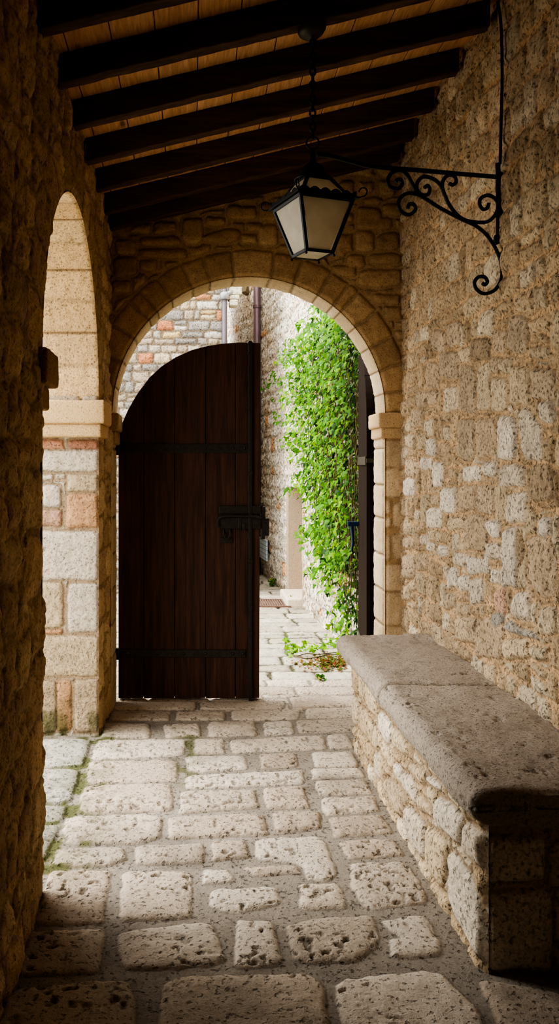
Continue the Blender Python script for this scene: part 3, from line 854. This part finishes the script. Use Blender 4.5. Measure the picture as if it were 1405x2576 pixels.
pl(550, 1272, 655, 1292, .022); pl(553, 1301, 655, 1330, .022); pl(560, 1326, 579, 1340, .018); pl(555, 1352, 585, 1366, .012)
pl(598, 1300, 606, 1329, .03); pl(609, 1315, 617, 1333, .028)
lock = m.build('lock_case', M_IRON2, d1, .004)
m = MB(); A = lambda x, y, d=.04: dp(x, y) - Vector((0, d, 0))
m.tube(spline([A(656, 1304), A(640, 1299), (A(600, 1298)), A(566, 1298), A(551, 1302), A(546, 1312), A(548, 1325)], 6), .0085, 10)
m.build('latch_bar', M_IRON2, lock, sm=True)
m = MB(); m.tube(spline([A(561, 1330, .03), A(562, 1346, .034), A(569, 1354, .036), A(577, 1346, .034), A(577, 1330, .03)], 6), .0065, 8)
m.build('hasp', M_IRON2, lock, sm=True)
m = MB(); pl(653, 1274, 667, 1305, .04, -.03); pl(655, 1303, 676, 1348, .05, -.04); pl(655, 1345, 666, 1357, .04, -.035); pl(655, 1263, 662, 1276, .04, -.035)
m.build('keeper', M_IRON2, d1, .006)

# right leaf
hx, hy, fx_, fy_ = 1.2, 5.50, 1.288, 6.2
d2 = thing('door_2', 'open dark plank gate leaf seen nearly edge-on beside the ivy', 'door', (hx, hy, ZA), kind='structure')
dr = Vector((fx_ - hx, fy_ - hy, 0)); LW = dr.length; dr.normalize(); nn = Vector((-dr.y, dr.x, 0))   # nn faces the passage side
ztop = lambda t: 2.40 - .62 * (1 - math.sqrt(max(0, 1 - (1 - t) ** 2)))
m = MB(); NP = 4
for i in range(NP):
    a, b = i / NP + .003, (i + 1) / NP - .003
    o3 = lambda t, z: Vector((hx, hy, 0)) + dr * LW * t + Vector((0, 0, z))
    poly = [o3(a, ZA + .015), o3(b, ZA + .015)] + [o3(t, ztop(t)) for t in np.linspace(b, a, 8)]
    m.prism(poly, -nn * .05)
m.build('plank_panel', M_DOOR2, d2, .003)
for z in (1.58, .25):
    m = MB(); a = Vector((hx, hy, z)) + nn * .004; m.bar(a, a + dr * LW * .95, .01, .06)
    m.bar(a - dr * .03 + nn * .0, Vector((1.245, hy - .035, z)), .02, .03)
    m.build('strap_hinge', M_IRON2, d2, .002)
e = Vector((fx_, fy_, 0)) - dr * .06; z = H - (1318 - CY) / (F / 6.14)
m = MB(); m.bar(Vector((e.x, e.y, z)) + nn * .0, Vector((e.x, e.y, z)) + nn * .085, .04, .035)
m.tube([Vector((e.x, e.y, z)) + nn * .055, Vector((e.x, e.y, z - .07)) + nn * .05, Vector((e.x, e.y, z - .14)) + nn * .045, Vector((e.x, e.y, z - .21)) + nn * .055], [.015, .013, .012, .009], 10)
tag(m.build('handle', M_BLUE, d2, .003), 'blue painted iron handle')

# ------------------------------------------------------------------ stone bench
BX0, BX1, BY0, BY1, BT = .895, XR - .012, 2.44, 4.42, .57
bench = thing('stone_bench', 'long built-in stone bench with thick grey slab seat along the right wall', 'bench', (BX0, BY0, 0))
bench['_o'] = (0, 0, 0); bench.location = (0, 0, 0)
def bpt(zx, zy, X=BX0):
    x, y = 800 + zx / 2.3223, 1560 + zy / 2.3223
    Y = F * X / (x - CX); return (Y, H - (y - CY) * Y / F)
BP = [([(365, 520), (430, 590), (442, 680), (415, 735), (365, 640)], 'L'), ([(455, 830), (500, 860), (500, 970), (460, 900)], 'L'), ([(500, 880), (545, 905), (580, 960), (588, 1095), (510, 985)], 'L'),
      ([(400, 905), (500, 985), (525, 1050), (510, 1150), (470, 1140), (400, 1040)], 'M'), ([(540, 820), (640, 880), (630, 980), (545, 890)], 'M'), ([(645, 890), (735, 970), (720, 1010), (650, 950)], 'L'),
      ([(700, 1020), (770, 1060), (860, 1150), (840, 1330), (690, 1180)], 'L'), ([(865, 1165), (1000, 1260), (975, 1480), (860, 1350)], 'L'), ([(515, 1070), (635, 1170), (632, 1430), (520, 1240)], 'L'),
      ([(640, 1190), (770, 1290), (765, 1450), (740, 1590), (640, 1440)], 'M'), ([(780, 1310), (950, 1560), (990, 2030), (900, 1900), (800, 1700), (775, 1600)], 'L'),
      ([(590, 1010), (650, 1060), (680, 1160), (600, 1110)], 'M'), ([(640, 960), (690, 1010), (690, 1120), (650, 1050)], 'M'), ([(440, 610), (530, 720), (530, 800), (440, 740)], 'M'),
      ([(240, 480), (300, 540), (300, 690), (245, 640)], 'M'), ([(300, 560), (360, 640), (360, 780), (300, 700)], 'M'), ([(170, 400), (240, 460), (245, 620), (180, 600)], 'M')]
u = axis((BY0, 3.0, .0055), (3.0, BY1, .008)); v = axis((-.05, .50, .0055))
f = Field(u, v, .006, 26, .16)
f.add([[bpt(*q) for q in p] for p, t in BP], [TONE[t]() for p, t in BP], [1.2] * len(BP))
f.add(courses(BY0, BY1 + .1, -.05, .5, (.10, .16), (.1, .24), .014, .12), lambda k: WALLMIX(), None, .01)
hh = f.height(.016, .010, .004, .006, 26)
edge = np.clip(np.minimum(f.U - BY0, BY1 - f.U) / .02, 0, 1)
hh = hh * edge - .012 * (1 - edge)
s1 = (np.stack([BX0 - hh, f.U, f.V], -1), f.shade(lin(186, 158, 122), .005, .35, .2), None, False)
sh = [s1]
u = axis((BX0 + .01, BX1 + .03, .0075)); v = axis((-.05, .50, .0075))
f = Field(u, v, .006, 22, .16)
fx = lambda zx, zy: ((800 + zx / 2.3223 - CX) / (F / BY0), H - (1560 + zy / 2.3223 - CY) / (F / BY0))
f.add([[fx(*q) for q in box(*b, .04)] for b in ((960, 1275, 1330, 1530), (960, 1590, 1365, 2060), (1350, 1300, 1500, 1560), (1385, 1590, 1500, 2060))], [LT(), LT(), LT(), LT()])
hh = f.height(.014, .010, .003, .005, 26) * np.clip((f.U - BX0 - .01) / .012, 0, 1)
sh.append((np.stack([f.U, BY0 + .008 - hh, f.V], -1), f.shade(lin(190, 164, 128), .005, .35, .15), None, False))
hb = f.height(.014, .010, .003, .005, 26) * np.clip((f.U - BX0 - .01) / .012, 0, 1)
sh.append((np.stack([f.U, BY1 - .008 + hb, f.V], -1), f.shade(lin(170, 146, 112), .005, .35, .15), None, True))
grids('base', sh, M_WALL, bench)
# seat slabs: a rounded cross-section swept along the wall
def slab(y0, y1, lab=None):
    n = 150
    xs0, xs1, zt, zb = .83, BX1 + .004, BT, .448
    prof = []
    for a in np.linspace(xs1, xs0 + .07, 60): prof.append((a, zt))
    for t in np.linspace(math.pi / 2, math.pi * 1.42, 46)[1:]: prof.append((xs0 + .066 + .066 * math.cos(t), zt - .060 + .060 * math.sin(t)))
    lx, lz = prof[-1]
    for t in np.linspace(0, 1, 12)[1:]: prof.append((lx + (.905 - lx) * t, lz + (zb - lz) * t))
    for a in np.linspace(.905, xs1, 20)[1:]: prof.append((a, zb))
    pr = np.array(prof)
    ca = np.array([xs0 + .30, (zt + zb) / 2])
    ys = [y0] * 8 + list(np.linspace(y0, y1, n)) + [y1] * 8
    kk = list(np.linspace(.0, .94, 8)) + [1] * n + list(np.linspace(.94, .0, 8))
    yoff = [0.012 * 0] * 8 + [0] * n + [0] * 8
    P = np.zeros((len(ys), len(pr), 3))
    for i, (yy, k) in enumerate(zip(ys, kk)):
        d = min(yy - y0, y1 - yy)
        r = 1 if k < 1 else min(1, d / .03)
        inset = .020 * (1 - math.sqrt(max(0, 1 - (1 - r) ** 2))) if k == 1 else .020
        q = pr.copy()
        q[:, 0] += np.where(q[:, 0] < xs0 + .3, inset * .9, 0)
        q[:, 1] += np.where(q[:, 1] > (zt + zb) / 2, -inset * .8, inset * .8)
        if k < 1: q = ca + (q - ca) * max(k, .001)
        P[i, :, 0], P[i, :, 1], P[i, :, 2] = q[:, 0], yy, q[:, 1]
    T = np.cumsum(np.concatenate([[0], np.hypot(*(np.diff(pr, axis=0).T))]))
    YY = P[..., 1]; TT = np.broadcast_to(T, YY.shape)
    nz = (fbm(YY * 5, TT * 5, 3) - .5) * .022 + (fbm(YY * 40, TT * 40, 4) - .5) * .006 - .012 * smooth(.7, .82, fbm(YY * 22 + 3, TT * 30, 3)) * smooth(.45, .6, fbm(YY * 3, TT * 3, 2))
    # push along the section's normal
    dP = np.gradient(pr, axis=0); nrm = np.stack([dP[:, 1], -dP[:, 0]], -1); nrm /= np.linalg.norm(nrm, axis=1)[:, None] + 1e-9
    nrm = -nrm
    topn = nrm[5]
    if topn[1] < 0: nrm = -nrm
    body = np.array([1.0 if k == 1 else 0 for k in kk])[:, None]
    wallfade = np.clip((pr[:, 0] * -1 + BX1 + .004) / .03, 0, 1)[None, :]
    P[..., 0] += nz * nrm[None, :, 0] * body * wallfade; P[..., 2] += nz * nrm[None, :, 1] * body
    P[..., 1] += np.where(body < 1, (fbm(P[..., 0] * 18, P[..., 2] * 18, 3) - .5) * .02 * (1 if True else 0), 0) * np.array([min(1, (1 - k) * 6) for k in kk])[:, None]
    C = lin(180, 168, 154) * (1 + .10 * (fbm(YY * 8, TT * 8, 4) - .5)[..., None] * 2)
    C = C * (1 - .16 * smooth(.6, .75, fbm(YY * 20, TT * 26 + 4, 3)))[..., None]
    o = grids('seat_slab', [(P, C, None, True)], M_BENCH, bench)
    if lab: o['label'] = lab
    return o
slab(2.405, 3.560); slab(3.566, 4.62)

# ------------------------------------------------------------------ lantern on its chain
LX, LYc = .48, 3.19
lan = thing('hanging_lantern', 'tapered black iron lantern with frosted glass panes hanging before the arch', 'lantern', (LX, LYc, 2.386))
ca, sa = math.cos(math.radians(20)), math.sin(math.radians(20))
def lp(a, b, z): return Vector((LX + a * ca - b * sa, LYc + a * sa + b * ca, z))
ZR, ZBm, ZC = 2.594, 2.388, 2.69
hr, hbm, hc, hrf = .122, .062, .058, .112
cor = [(-1, -1), (1, -1), (1, 1), (-1, 1)]
def frame_trap(name, z0, h0, z1, h1, w, parent, t=.012):
    m = MB()
    for i in range(4):
        a, b = cor[i], cor[(i + 1) % 4]
        A0, B0, A1, B1 = lp(a[0] * h0, a[1] * h0, z0), lp(b[0] * h0, b[1] * h0, z0), lp(a[0] * h1, a[1] * h1, z1), lp(b[0] * h1, b[1] * h1, z1)
        nrm = (B0 - A0).cross(A1 - A0).normalized()
        e0, e1 = (B0 - A0).normalized(), (B1 - A1).normalized()
        m.prism([A0, A0 + e0 * w, A1 + e1 * w, A1], -nrm * t); m.prism([B0 - e0 * w, B0, B1, B1 - e1 * w], -nrm * t)
        k0 = w / (A1 - A0).length
        L = lambda P, Q, k: P + (Q - P) * k
        m.prism([L(A0, A1, 0), L(B0, B1, 0), L(B0, B1, k0), L(A0, A1, k0)], -nrm * t)
        m.prism([L(A0, A1, 1 - k0), L(B0, B1, 1 - k0), B1, A1], -nrm * t)
    return m.build(name, M_IRON, parent, .0015)
bfr = frame_trap('body_frame', ZBm, hbm, ZR, hr, .013, lan)
rfr = frame_trap('roof_frame', ZR + .008, hrf, ZC, hc, .010, lan)
def panes(name, z0, h0, z1, h1, par):
    for i in range(4):
        a, b = cor[i], cor[(i + 1) % 4]; q = .006
        A0, B0, A1, B1 = lp(a[0] * (h0 - q), a[1] * (h0 - q), z0), lp(b[0] * (h0 - q), b[1] * (h0 - q), z0), lp(a[0] * (h1 - q), a[1] * (h1 - q), z1), lp(b[0] * (h1 - q), b[1] * (h1 - q), z1)
        n = (B0 - A0).cross(A1 - A0).normalized()
        e = (B0 - A0).normalized() * .012; e1 = (B1 - A1).normalized() * .012
        up = (A1 - A0) * .05
        MB().prism([A0 + e + up, B0 - e + up, B1 - e1 - up, A1 + e1 - up], -n * .003).build(name, M_GLASS, par)
panes('glass_pane', ZBm, hbm, ZR, hr, bfr); panes('roof_pane', ZR + .008, hrf, ZC, hc, rfr)
q = .050; MB().prism([lp(-q, -q, ZBm + .004), lp(q, -q, ZBm + .004), lp(q, q, ZBm + .004), lp(-q, q, ZBm + .004)], (0, 0, .003)).build('base_pane', M_GLASS, lan)
# rim shelf with a cut-out frieze
m = MB(); w = .135
for i in range(4):
    a, b = cor[i], cor[(i + 1) % 4]
    m.prism([lp(a[0] * w, a[1] * w, ZR), lp(b[0] * w, b[1] * w, ZR), lp(b[0] * (w - .03), b[1] * (w - .03), ZR), lp(a[0] * (w - .03), a[1] * (w - .03), ZR)], (0, 0, .006))
m.build('rim', M_IRON, lan, .001)
m = MB(); w = .126
for i in range(4):
    a, b = cor[i], cor[(i + 1) % 4]; A, B = lp(a[0] * w, a[1] * w, ZR + .005), lp(b[0] * w, b[1] * w, ZR + .005); n = (B - A).cross(Vector((0, 0, 1))).normalized()
    pts = []
    for k in range(49):
        t = k / 48; pts.append(A.lerp(B, t) + Vector((0, 0, .010 + .013 * abs(math.sin(t * math.pi * 5.5)) ** .8)))
    m.prism([B, A] + pts, -n * .002)
m.build('frieze', M_IRON, lan)
for a in cor:
    base = lp(a[0] * .133, a[1] * .133, ZR + .004); out = (lp(a[0], a[1], 0) - lp(0, 0, 0)).normalized()
    pts = [base - out * .02, base + out * .006]
    for k in range(11):
        t = -math.pi / 2 + k / 10 * math.pi * 1.45; pts.append(base + out * (.014 + .016 * math.cos(t)) + Vector((0, 0, .018 + .017 * math.sin(t))))
    MB().tube(spline(pts, 3), .0028, 6).build('scroll_finial', M_IRON, lan, sm=True)
    c = lp(a[0] * hbm, a[1] * hbm, ZBm)
    MB().lathe([(.0005, -.012), (.005, -.008), (.005, -.004), (.002, 0)], c, 8).build('drop_bead', M_IRON, lan, sm=True)
MB().lathe([(.074, ZC), (.076, ZC + .006), (.060, ZC + .012), (.052, ZC + .03), (.048, ZC + .045), (.036, ZC + .06), (.018, ZC + .07), (.012, ZC + .085), (.010, ZC + .11), (.004, ZC + .125)], (LX, LYc, 0), 28).build('cap', M_IRON, lan, sm=True)
# chain
ch = thing('lantern_chain', 'thin black chain with a ring at its lower end, from ceiling rose to lantern', 'chain', (LX, LYc, 2.81))
ZT = zraft(LX) - .05
rc = 2.842
m = MB(); m.tube([(LX + .025 * math.cos(t), LYc, rc + .025 * math.sin(t)) for t in np.linspace(0, 2 * math.pi, 28, endpoint=False)], .0035, 8, True); m.build('ring', M_IRON, ch, sm=True)
m = MB(); z = rc + .018; k = 0
while z < ZT - .01:
    l, wd = .036, .0085
    pts = []
    for t in np.linspace(0, 2 * math.pi, 16, endpoint=False):
        a, b = wd * 1.25 * math.cos(t), (l / 2) * math.sin(t)
        pts.append((LX + (a if k % 2 else 0), LYc + (0 if k % 2 else a), z + l / 2 + b))
    m.tube(pts, .0046, 6, True); z += l - .008; k += 1
m.build('links', M_IRON, ch, sm=True)
rot = Matrix.Rotation(-math.atan(.243), 3, 'Y')
zr = zraft(LX + .0) - .004
tag(MB().lathe([(.056, 0), (.058, -.010), (.054, -.022), (.040, -.036), (.018, -.046), (.010, -.056), (.001, -.058)], (LX - .004, LYc + .006, zr), 32, rot).build('ceiling_rose', M_ROSE, None, sm=True),
    'round dull metal ceiling rose under a rafter, holding the lantern chain', 'ceiling rose')

# wrought iron wall bracket
W0, W1 = Vector((LX, LYc, 0)), Vector((1.352, 3.535, 0))
def bk(zx, zy, px=None):
    x, y = (940 + zx / 3.903, 380 + zy / 3.903) if px is None else px
    k = (x - CX) / F; d = W1 - W0
    t = (k * W0.y - W0.x) / (d.x - k * d.y)
    p = W0 + d * t; return Vector((p.x, p.y, H - (y - CY) * p.y / F))
br = thing('wall_bracket', 'black wrought iron scroll bracket reaching from the right wall to the lantern', 'bracket', tuple(bk(0, 0, (1255, 500))))
px = lambda l: [bk(0, 0, p) for p in l]
zz_ = lambda l: [bk(*p) for p in l]
MB().tube(spline(px([(797, 388), (830, 392), (880, 405), (925, 417), (988, 424), (1060, 429), (1150, 437), (1225, 443), (1268, 447)]), 6), .0095, 8).build('arm', M_IRON, br, sm=True)
MB().tube(spline(px([(1255, 411), (1256, 500), (1256, 604)]), 6), .0165, 10).tube(spline(px([(1252, 596), (1250, 603), (1254, 609)]), 3), .018, 8).build('wall_bar', M_IRON, br, sm=True)
SCR = [[(430, 430), (370, 310), (310, 215), (240, 190), (170, 220), (135, 290), (160, 350), (230, 370), (275, 330), (265, 285), (230, 280), (215, 303)],
       [(330, 560), (350, 520), (395, 530), (405, 580), (345, 625), (275, 600), (240, 535), (260, 460), (330, 415), (420, 425), (500, 465), (650, 560), (850, 665), (1000, 735), (1110, 830), (1200, 970), (1248, 1110), (1255, 1220),
        (1230, 1305), (1170, 1375), (1080, 1400), (1010, 1360), (985, 1295), (1020, 1240), (1080, 1235), (1112, 1280), (1090, 1312), (1065, 1300)],
       [(495, 358), (525, 340), (548, 375), (530, 425), (475, 432), (425, 385), (425, 310), (480, 255), (560, 265), (640, 320), (690, 420), (740, 530), (820, 630), (900, 680), (1020, 700), (1120, 690), (1190, 625), (1215, 540), (1190, 470),
        (1120, 435), (1052, 460), (1035, 520), (1068, 570), (1110, 560), (1125, 515)],
       [(690, 420), (668, 340), (690, 270), (740, 235), (790, 250), (805, 300), (775, 332), (740, 320)]]
for s in SCR: MB().tube(spline(zz_(s), 7), .0082, 8).build('scroll', M_IRON, br, sm=True)
MB().tube(spline(zz_([(1262, 1040), (1275, 1180), (1272, 1330), (1262, 1440)]), 5), [.006] + [.011] * 10 + [.007] * 5, 8).build('foot', M_IRON, br, sm=True)
# conduit up the wall
cpt = lambda x, y: (XR - .03, F * (XR - .03) / (x - CX), H - (y - CY) * (XR - .03) / (x - CX))
m = MB(); m.tube(spline([cpt(*p) for p in ((1257, 412), (1259, 330), (1262, 200), (1261, 100), (1257, 40), (1251, 4))], 6), .0065, 8)
o = m.build('cable_conduit', M_IRON, None, sm=True)
tag(o, 'thin black cable conduit running up the right wall above the bracket', 'conduit')

# ------------------------------------------------------------------ ivy
def leaf_shape():
    return [(0, 0), (.42, -.12), (.5, .22), (.26, .36), (.2, .78), (0, 1.0), (-.2, .78), (-.26, .36), (-.5, .22), (-.42, -.12)]
LS = leaf_shape()
class Leaves:
    def __init__(s): s.v, s.f, s.c = [], [], []
    def leaf(s, p, n, d, size, col):
        n = n.normalized(); d = (d - n * d.dot(n)).normalized(); u = d.cross(n)
        b = len(s.v)
        for (x, y) in LS:
            bend = -.25 * abs(x) - .12 * y * y
            s.v.append(tuple(p + (u * x + d * y + n * bend) * size)); s.c.append((*col, 1))
        s.v.append(tuple(p + d * .3 * size)); s.c.append((*[min(1, c * 1.12) for c in col], 1))
        k = b + len(LS)
        for i in range(len(LS)): s.f.append((k, b + i, b + (i + 1) % len(LS)))
    def build(s, name, mat, parent=None):
        me = bpy.data.meshes.new(name)
        off = Vector(parent['_o']) if parent is not None else Vector()
        me.from_pydata([tuple(Vector(p) - off) for p in s.v], [], s.f); me.update()
        a = me.color_attributes.new('Col', 'FLOAT_COLOR', 'POINT'); a.data.foreach_set('color', np.array(s.c, np.float32).ravel())
        me.polygons.foreach_set('use_smooth', np.ones(len(me.polygons), bool))
        return link(name, me, mat, parent)
def ivy_at(x, y, t):
    """the point of the alley wall's ivy surface, t in front of the wall, that lies on this sight line"""
    k = (x - CX) / F; lo, hi = 5.3, 15.0
    for _ in range(40):
        mid = (lo + hi) / 2
        if k * mid < float(wall_x(mid)) - t: lo = mid
        else: hi = mid
    Y = lo; return Vector((k * Y, Y, H - (y - CY) * Y / F))
EDGE = [(765, 800), (785, 765), (810, 738), (850, 716), (890, 700), (920, 695), (960, 690), (1000, 696), (1050, 702), (1100, 708), (1150, 716), (1200, 728), (1250, 745), (1300, 750), (1350, 752), (1400, 758), (1450, 778), (1500, 800), (1550, 828), (1600, 838), (1640, 850)]
ey, ex = zip(*EDGE)
ivy = thing('ivy_plant', 'bright green ivy hanging thickly over the alley wall beside the open gate', 'plant', (1.3, 7.2, ZA))
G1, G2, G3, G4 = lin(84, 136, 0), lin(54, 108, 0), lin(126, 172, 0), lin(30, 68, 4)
lv = Leaves(); n = 0
while n < 2300:
    x = random.uniform(690, 946); y = random.uniform(775, 1600)
    e0 = float(np.interp(y, ey, ex)) + 30
    if x < e0 or (x < e0 + 60 and random.random() > (x - e0) / 60) or (y > 1430 and random.random() < .5): continue
    p = ivy_at(x, y, random.uniform(.012, .03))
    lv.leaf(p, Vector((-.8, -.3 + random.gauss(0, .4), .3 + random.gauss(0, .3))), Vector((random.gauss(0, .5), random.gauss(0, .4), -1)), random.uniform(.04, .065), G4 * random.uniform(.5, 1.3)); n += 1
n = 0
while n < 4600:
    x = random.uniform(670, 948); y = random.uniform(762, 1650)
    e0 = float(np.interp(y, ey, ex)) + 14 * math.sin(y * .055) + 8 * math.sin(y * .13)
    inn = x - e0
    if inn < 0: continue
    if x > 898 and (y < 900 or y > 1590): 
        if y > 1590: continue
    dens = min(1, .10 + inn / 55)
    if y > 1430: dens *= .55
    if x > 868 and y < 1590: dens *= .45
    if random.random() > dens: continue
    top = max(0, 1 - (y - 762) / 320)
    t = random.uniform(.02, .10 + .22 * top + .10 * random.random())
    if x > 890: t = random.uniform(.01, .07)
    p = ivy_at(x, y, t)
    if p.y < 6.28 and x < 905: t = .06; p = ivy_at(x, y, t)
    nn2 = Vector((-.75 + random.gauss(0, .35), -.35 + random.gauss(0, .4), .55 + random.gauss(0, .35)))
    d = Vector((random.gauss(0, .4), random.gauss(0, .4), -1))
    r = random.random(); c = G1 if r < .45 else G2 if r < .75 else G3 if r < .92 else G4
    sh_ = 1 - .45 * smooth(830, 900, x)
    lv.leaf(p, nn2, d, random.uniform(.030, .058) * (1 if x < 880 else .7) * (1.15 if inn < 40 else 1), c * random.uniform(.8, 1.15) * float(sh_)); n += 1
for bx, by in ((676, 968), (683, 945), (690, 940), (700, 960), (697, 1045), (705, 1060), (690, 1050), (712, 1238), (722, 1230), (660, 970)):
    for _ in range(4):
        p = ivy_at(bx + random.gauss(0, 5), by + random.gauss(0, 6), .1)
        lv.leaf(p, Vector((-.6 + random.gauss(0, .3), -.6, .5)), Vector((random.gauss(0, .4), 0, -1)), random.uniform(.03, .06), G2 * random.uniform(.8, 1.1))
lv.build('foliage', M_LEAF, ivy)
m = MB()
for i in range(150):
    x = random.uniform(820, 898) if i < 100 else random.uniform(740, 860); y0 = random.uniform(850, 1350); L = random.uniform(80, 260)
    t0 = random.uniform(.02, .13); pts = []
    if x - 22 < float(np.interp(min(y0 + L, 1600), ey, ex)) + 30: continue
    for k in range(7):
        xx = x + random.gauss(0, 3) - (k * 3 if i >= 100 else 0)
        p = ivy_at(xx, min(y0 + L * k / 6, 1600), t0); 
        if pts and abs(p.y - pts[-1].y) > .5: p.y = pts[-1].y
        pts.append(p)
    m.tube(spline(pts, 3), .0035, 4)
m.build('stems', M_STEM, ivy, sm=True)
# trailing shoots and drift of dead leaves on the paving
sp = Leaves()
def gp(x, y, z=.03):
    Y = F * (H - ZA) / (y - CY); return Vector(((x - CX) * Y / F, Y, ZA + z))
for (x, y) in ((716, 1606), (722, 1615), (727, 1628), (720, 1632), (737, 1630), (742, 1638), (748, 1640), (733, 1641), (764, 1625), (768, 1632), (779, 1628), (785, 1634), (790, 1640), (797, 1638), (815, 1622), (822, 1616), (830, 1612), (812, 1626), (840, 1620), (850, 1612), (845, 1628), (858, 1640)):
    for _ in range(3):
        sp.leaf(gp(x + random.gauss(0, 3), y + random.gauss(0, 3) + 12, random.uniform(.03, .09)), Vector((random.gauss(0, .4), -.6, .8)), Vector((random.gauss(0, .8), random.gauss(0, .4), -.3)), random.uniform(.03, .055), (G1 if random.random() < .6 else G3) * random.uniform(.85, 1.15))
sp.build('trailing_foliage', M_LEAF, ivy)
m = MB()
for l in ([(865, 1650), (840, 1648), (800, 1652), (770, 1650), (740, 1655), (716, 1625)], [(862, 1655), (830, 1652), (795, 1660), (760, 1662), (728, 1650)]):
    m.tube(spline([gp(x, y, .02) for x, y in l], 4), .004, 5)
m.build('trailing_stems', M_STEM, ivy, sm=True)
dl = Leaves(); BRN = [lin(140, 92, 60), lin(120, 80, 54), lin(166, 126, 90), lin(110, 104, 50), lin(92, 116, 36), lin(80, 110, 26)]
for _ in range(620):
    x = 868 - abs(random.gauss(0, 62)); y = 1668 + random.gauss(0, 9) + (x - 800) * .03
    if x < 722: continue
    dl.leaf(gp(x, y, random.uniform(.004, .03 * max(0, (x - 730) / 140))), Vector((random.gauss(0, .5), random.gauss(0, .5), 1)), Vector((random.gauss(0, 1), random.gauss(0, 1), 0)), random.uniform(.014, .032), random.choice(BRN) * random.uniform(.7, 1.2))
tag(dl.build('fallen_leaves', M_LEAF), 'drift of brown and green fallen leaves on the alley paving by the bench end', 'fallen leaves', kind='stuff')
wd = Leaves()
def weed(xs, ys, n, sp_, lab, h=.09):
    w = Leaves()
    for _ in range(n):
        x, y = xs + random.gauss(0, sp_), ys + random.gauss(0, sp_ * .4)
        w.leaf(gp(x, y, random.uniform(.01, h)), Vector((random.gauss(0, .5), -.6, .7)), Vector((random.gauss(0, .6), random.gauss(0, .3), .8)), random.uniform(.02, .04), (G2 if random.random() < .6 else lin(140, 140, 60)) * random.uniform(.7, 1.1))
    return tag(w.build('weed_tuft', M_LEAF), lab, 'weed')
weed(735, 1522, 80, 3, 'small weed tuft at the foot of the alley doorway step'); weed(684, 1474, 60, 4, 'low weeds along the alley wall foot beyond the drain grate')
weed(805, 1712, 36, 3, 'tiny weed sprouting in a paving joint in front of the fallen leaves', .03); weed(836, 1592, 90, 4, 'weed clump at the wall foot just behind the far bench corner')

# ------------------------------------------------------------------ light and camera
w = bpy.data.worlds.new('overcast sky'); SC.world = w; w.use_nodes = True
nt = w.node_tree; bg = nt.nodes['Background']
tc = nt.nodes.new('ShaderNodeTexCoord'); sp_ = nt.nodes.new('ShaderNodeSeparateXYZ'); nt.links.new(tc.outputs['Generated'], sp_.inputs[0])
rp = nt.nodes.new('ShaderNodeValToRGB'); nt.links.new(sp_.outputs['Z'], rp.inputs[0])
rp.color_ramp.elements[0].position = 0; rp.color_ramp.elements[0].color = (.86, .86, .84, 1)
rp.color_ramp.elements[1].position = .8; rp.color_ramp.elements[1].color = (1.0, .98, .95, 1)
nt.links.new(rp.outputs[0], bg.inputs[0]); bg.inputs[1].default_value = 2.6
def portal(name, loc, rot, sx, sy):
    l = bpy.data.lights.new(name, 'AREA'); l.shape = 'RECTANGLE'; l.size = sx; l.size_y = sy; l.cycles.is_portal = True
    o = bpy.data.objects.new(name, l); COL.objects.link(o); o.location = loc; o.rotation_euler = rot
portal('sky_portal_courtyard', (XL - LTH - .02, LC, 1.4), (0, math.radians(-90), 0), 2.9, 1.74)
portal('sky_portal_gate', (EC, YB + .02, 1.4), (math.radians(-90), 0, 0), 1.8, 2.9)
sun = bpy.data.lights.new('hazy_sun', 'SUN'); sun.energy = 2.3; sun.angle = math.radians(40); sun.color = (1, .97, .9)
so = bpy.data.objects.new('hazy_sun', sun); COL.objects.link(so)
so.rotation_euler = Vector((.75, -.1, -1.0)).to_track_quat('-Z', 'Y').to_euler()

cam = bpy.data.cameras.new('camera'); co = bpy.data.objects.new('camera', cam); COL.objects.link(co)
co.location = (0, 0, H); co.rotation_euler = (math.pi / 2, 0, 0)
cam.sensor_fit = 'AUTO'; cam.sensor_width = 36; cam.lens = F * 36 / 2576
cam.shift_x = (702.5 - CX) / 2576; cam.shift_y = (CY - 1288) / 2576
cam.clip_start = .05; cam.clip_end = 200
SC.camera = co
SC.view_settings.view_transform = 'AgX'
SC.view_settings.look = 'AgX - High Contrast'
SC.view_settings.exposure = 1.12
SC.cycles.use_denoising = True
SC.cycles.max_bounces = 10; SC.cycles.diffuse_bounces = 9; SC.cycles.caustics_reflective = False; SC.cycles.caustics_refractive = False
for o in bpy.data.objects:
    if '_o' in o: del o['_o']
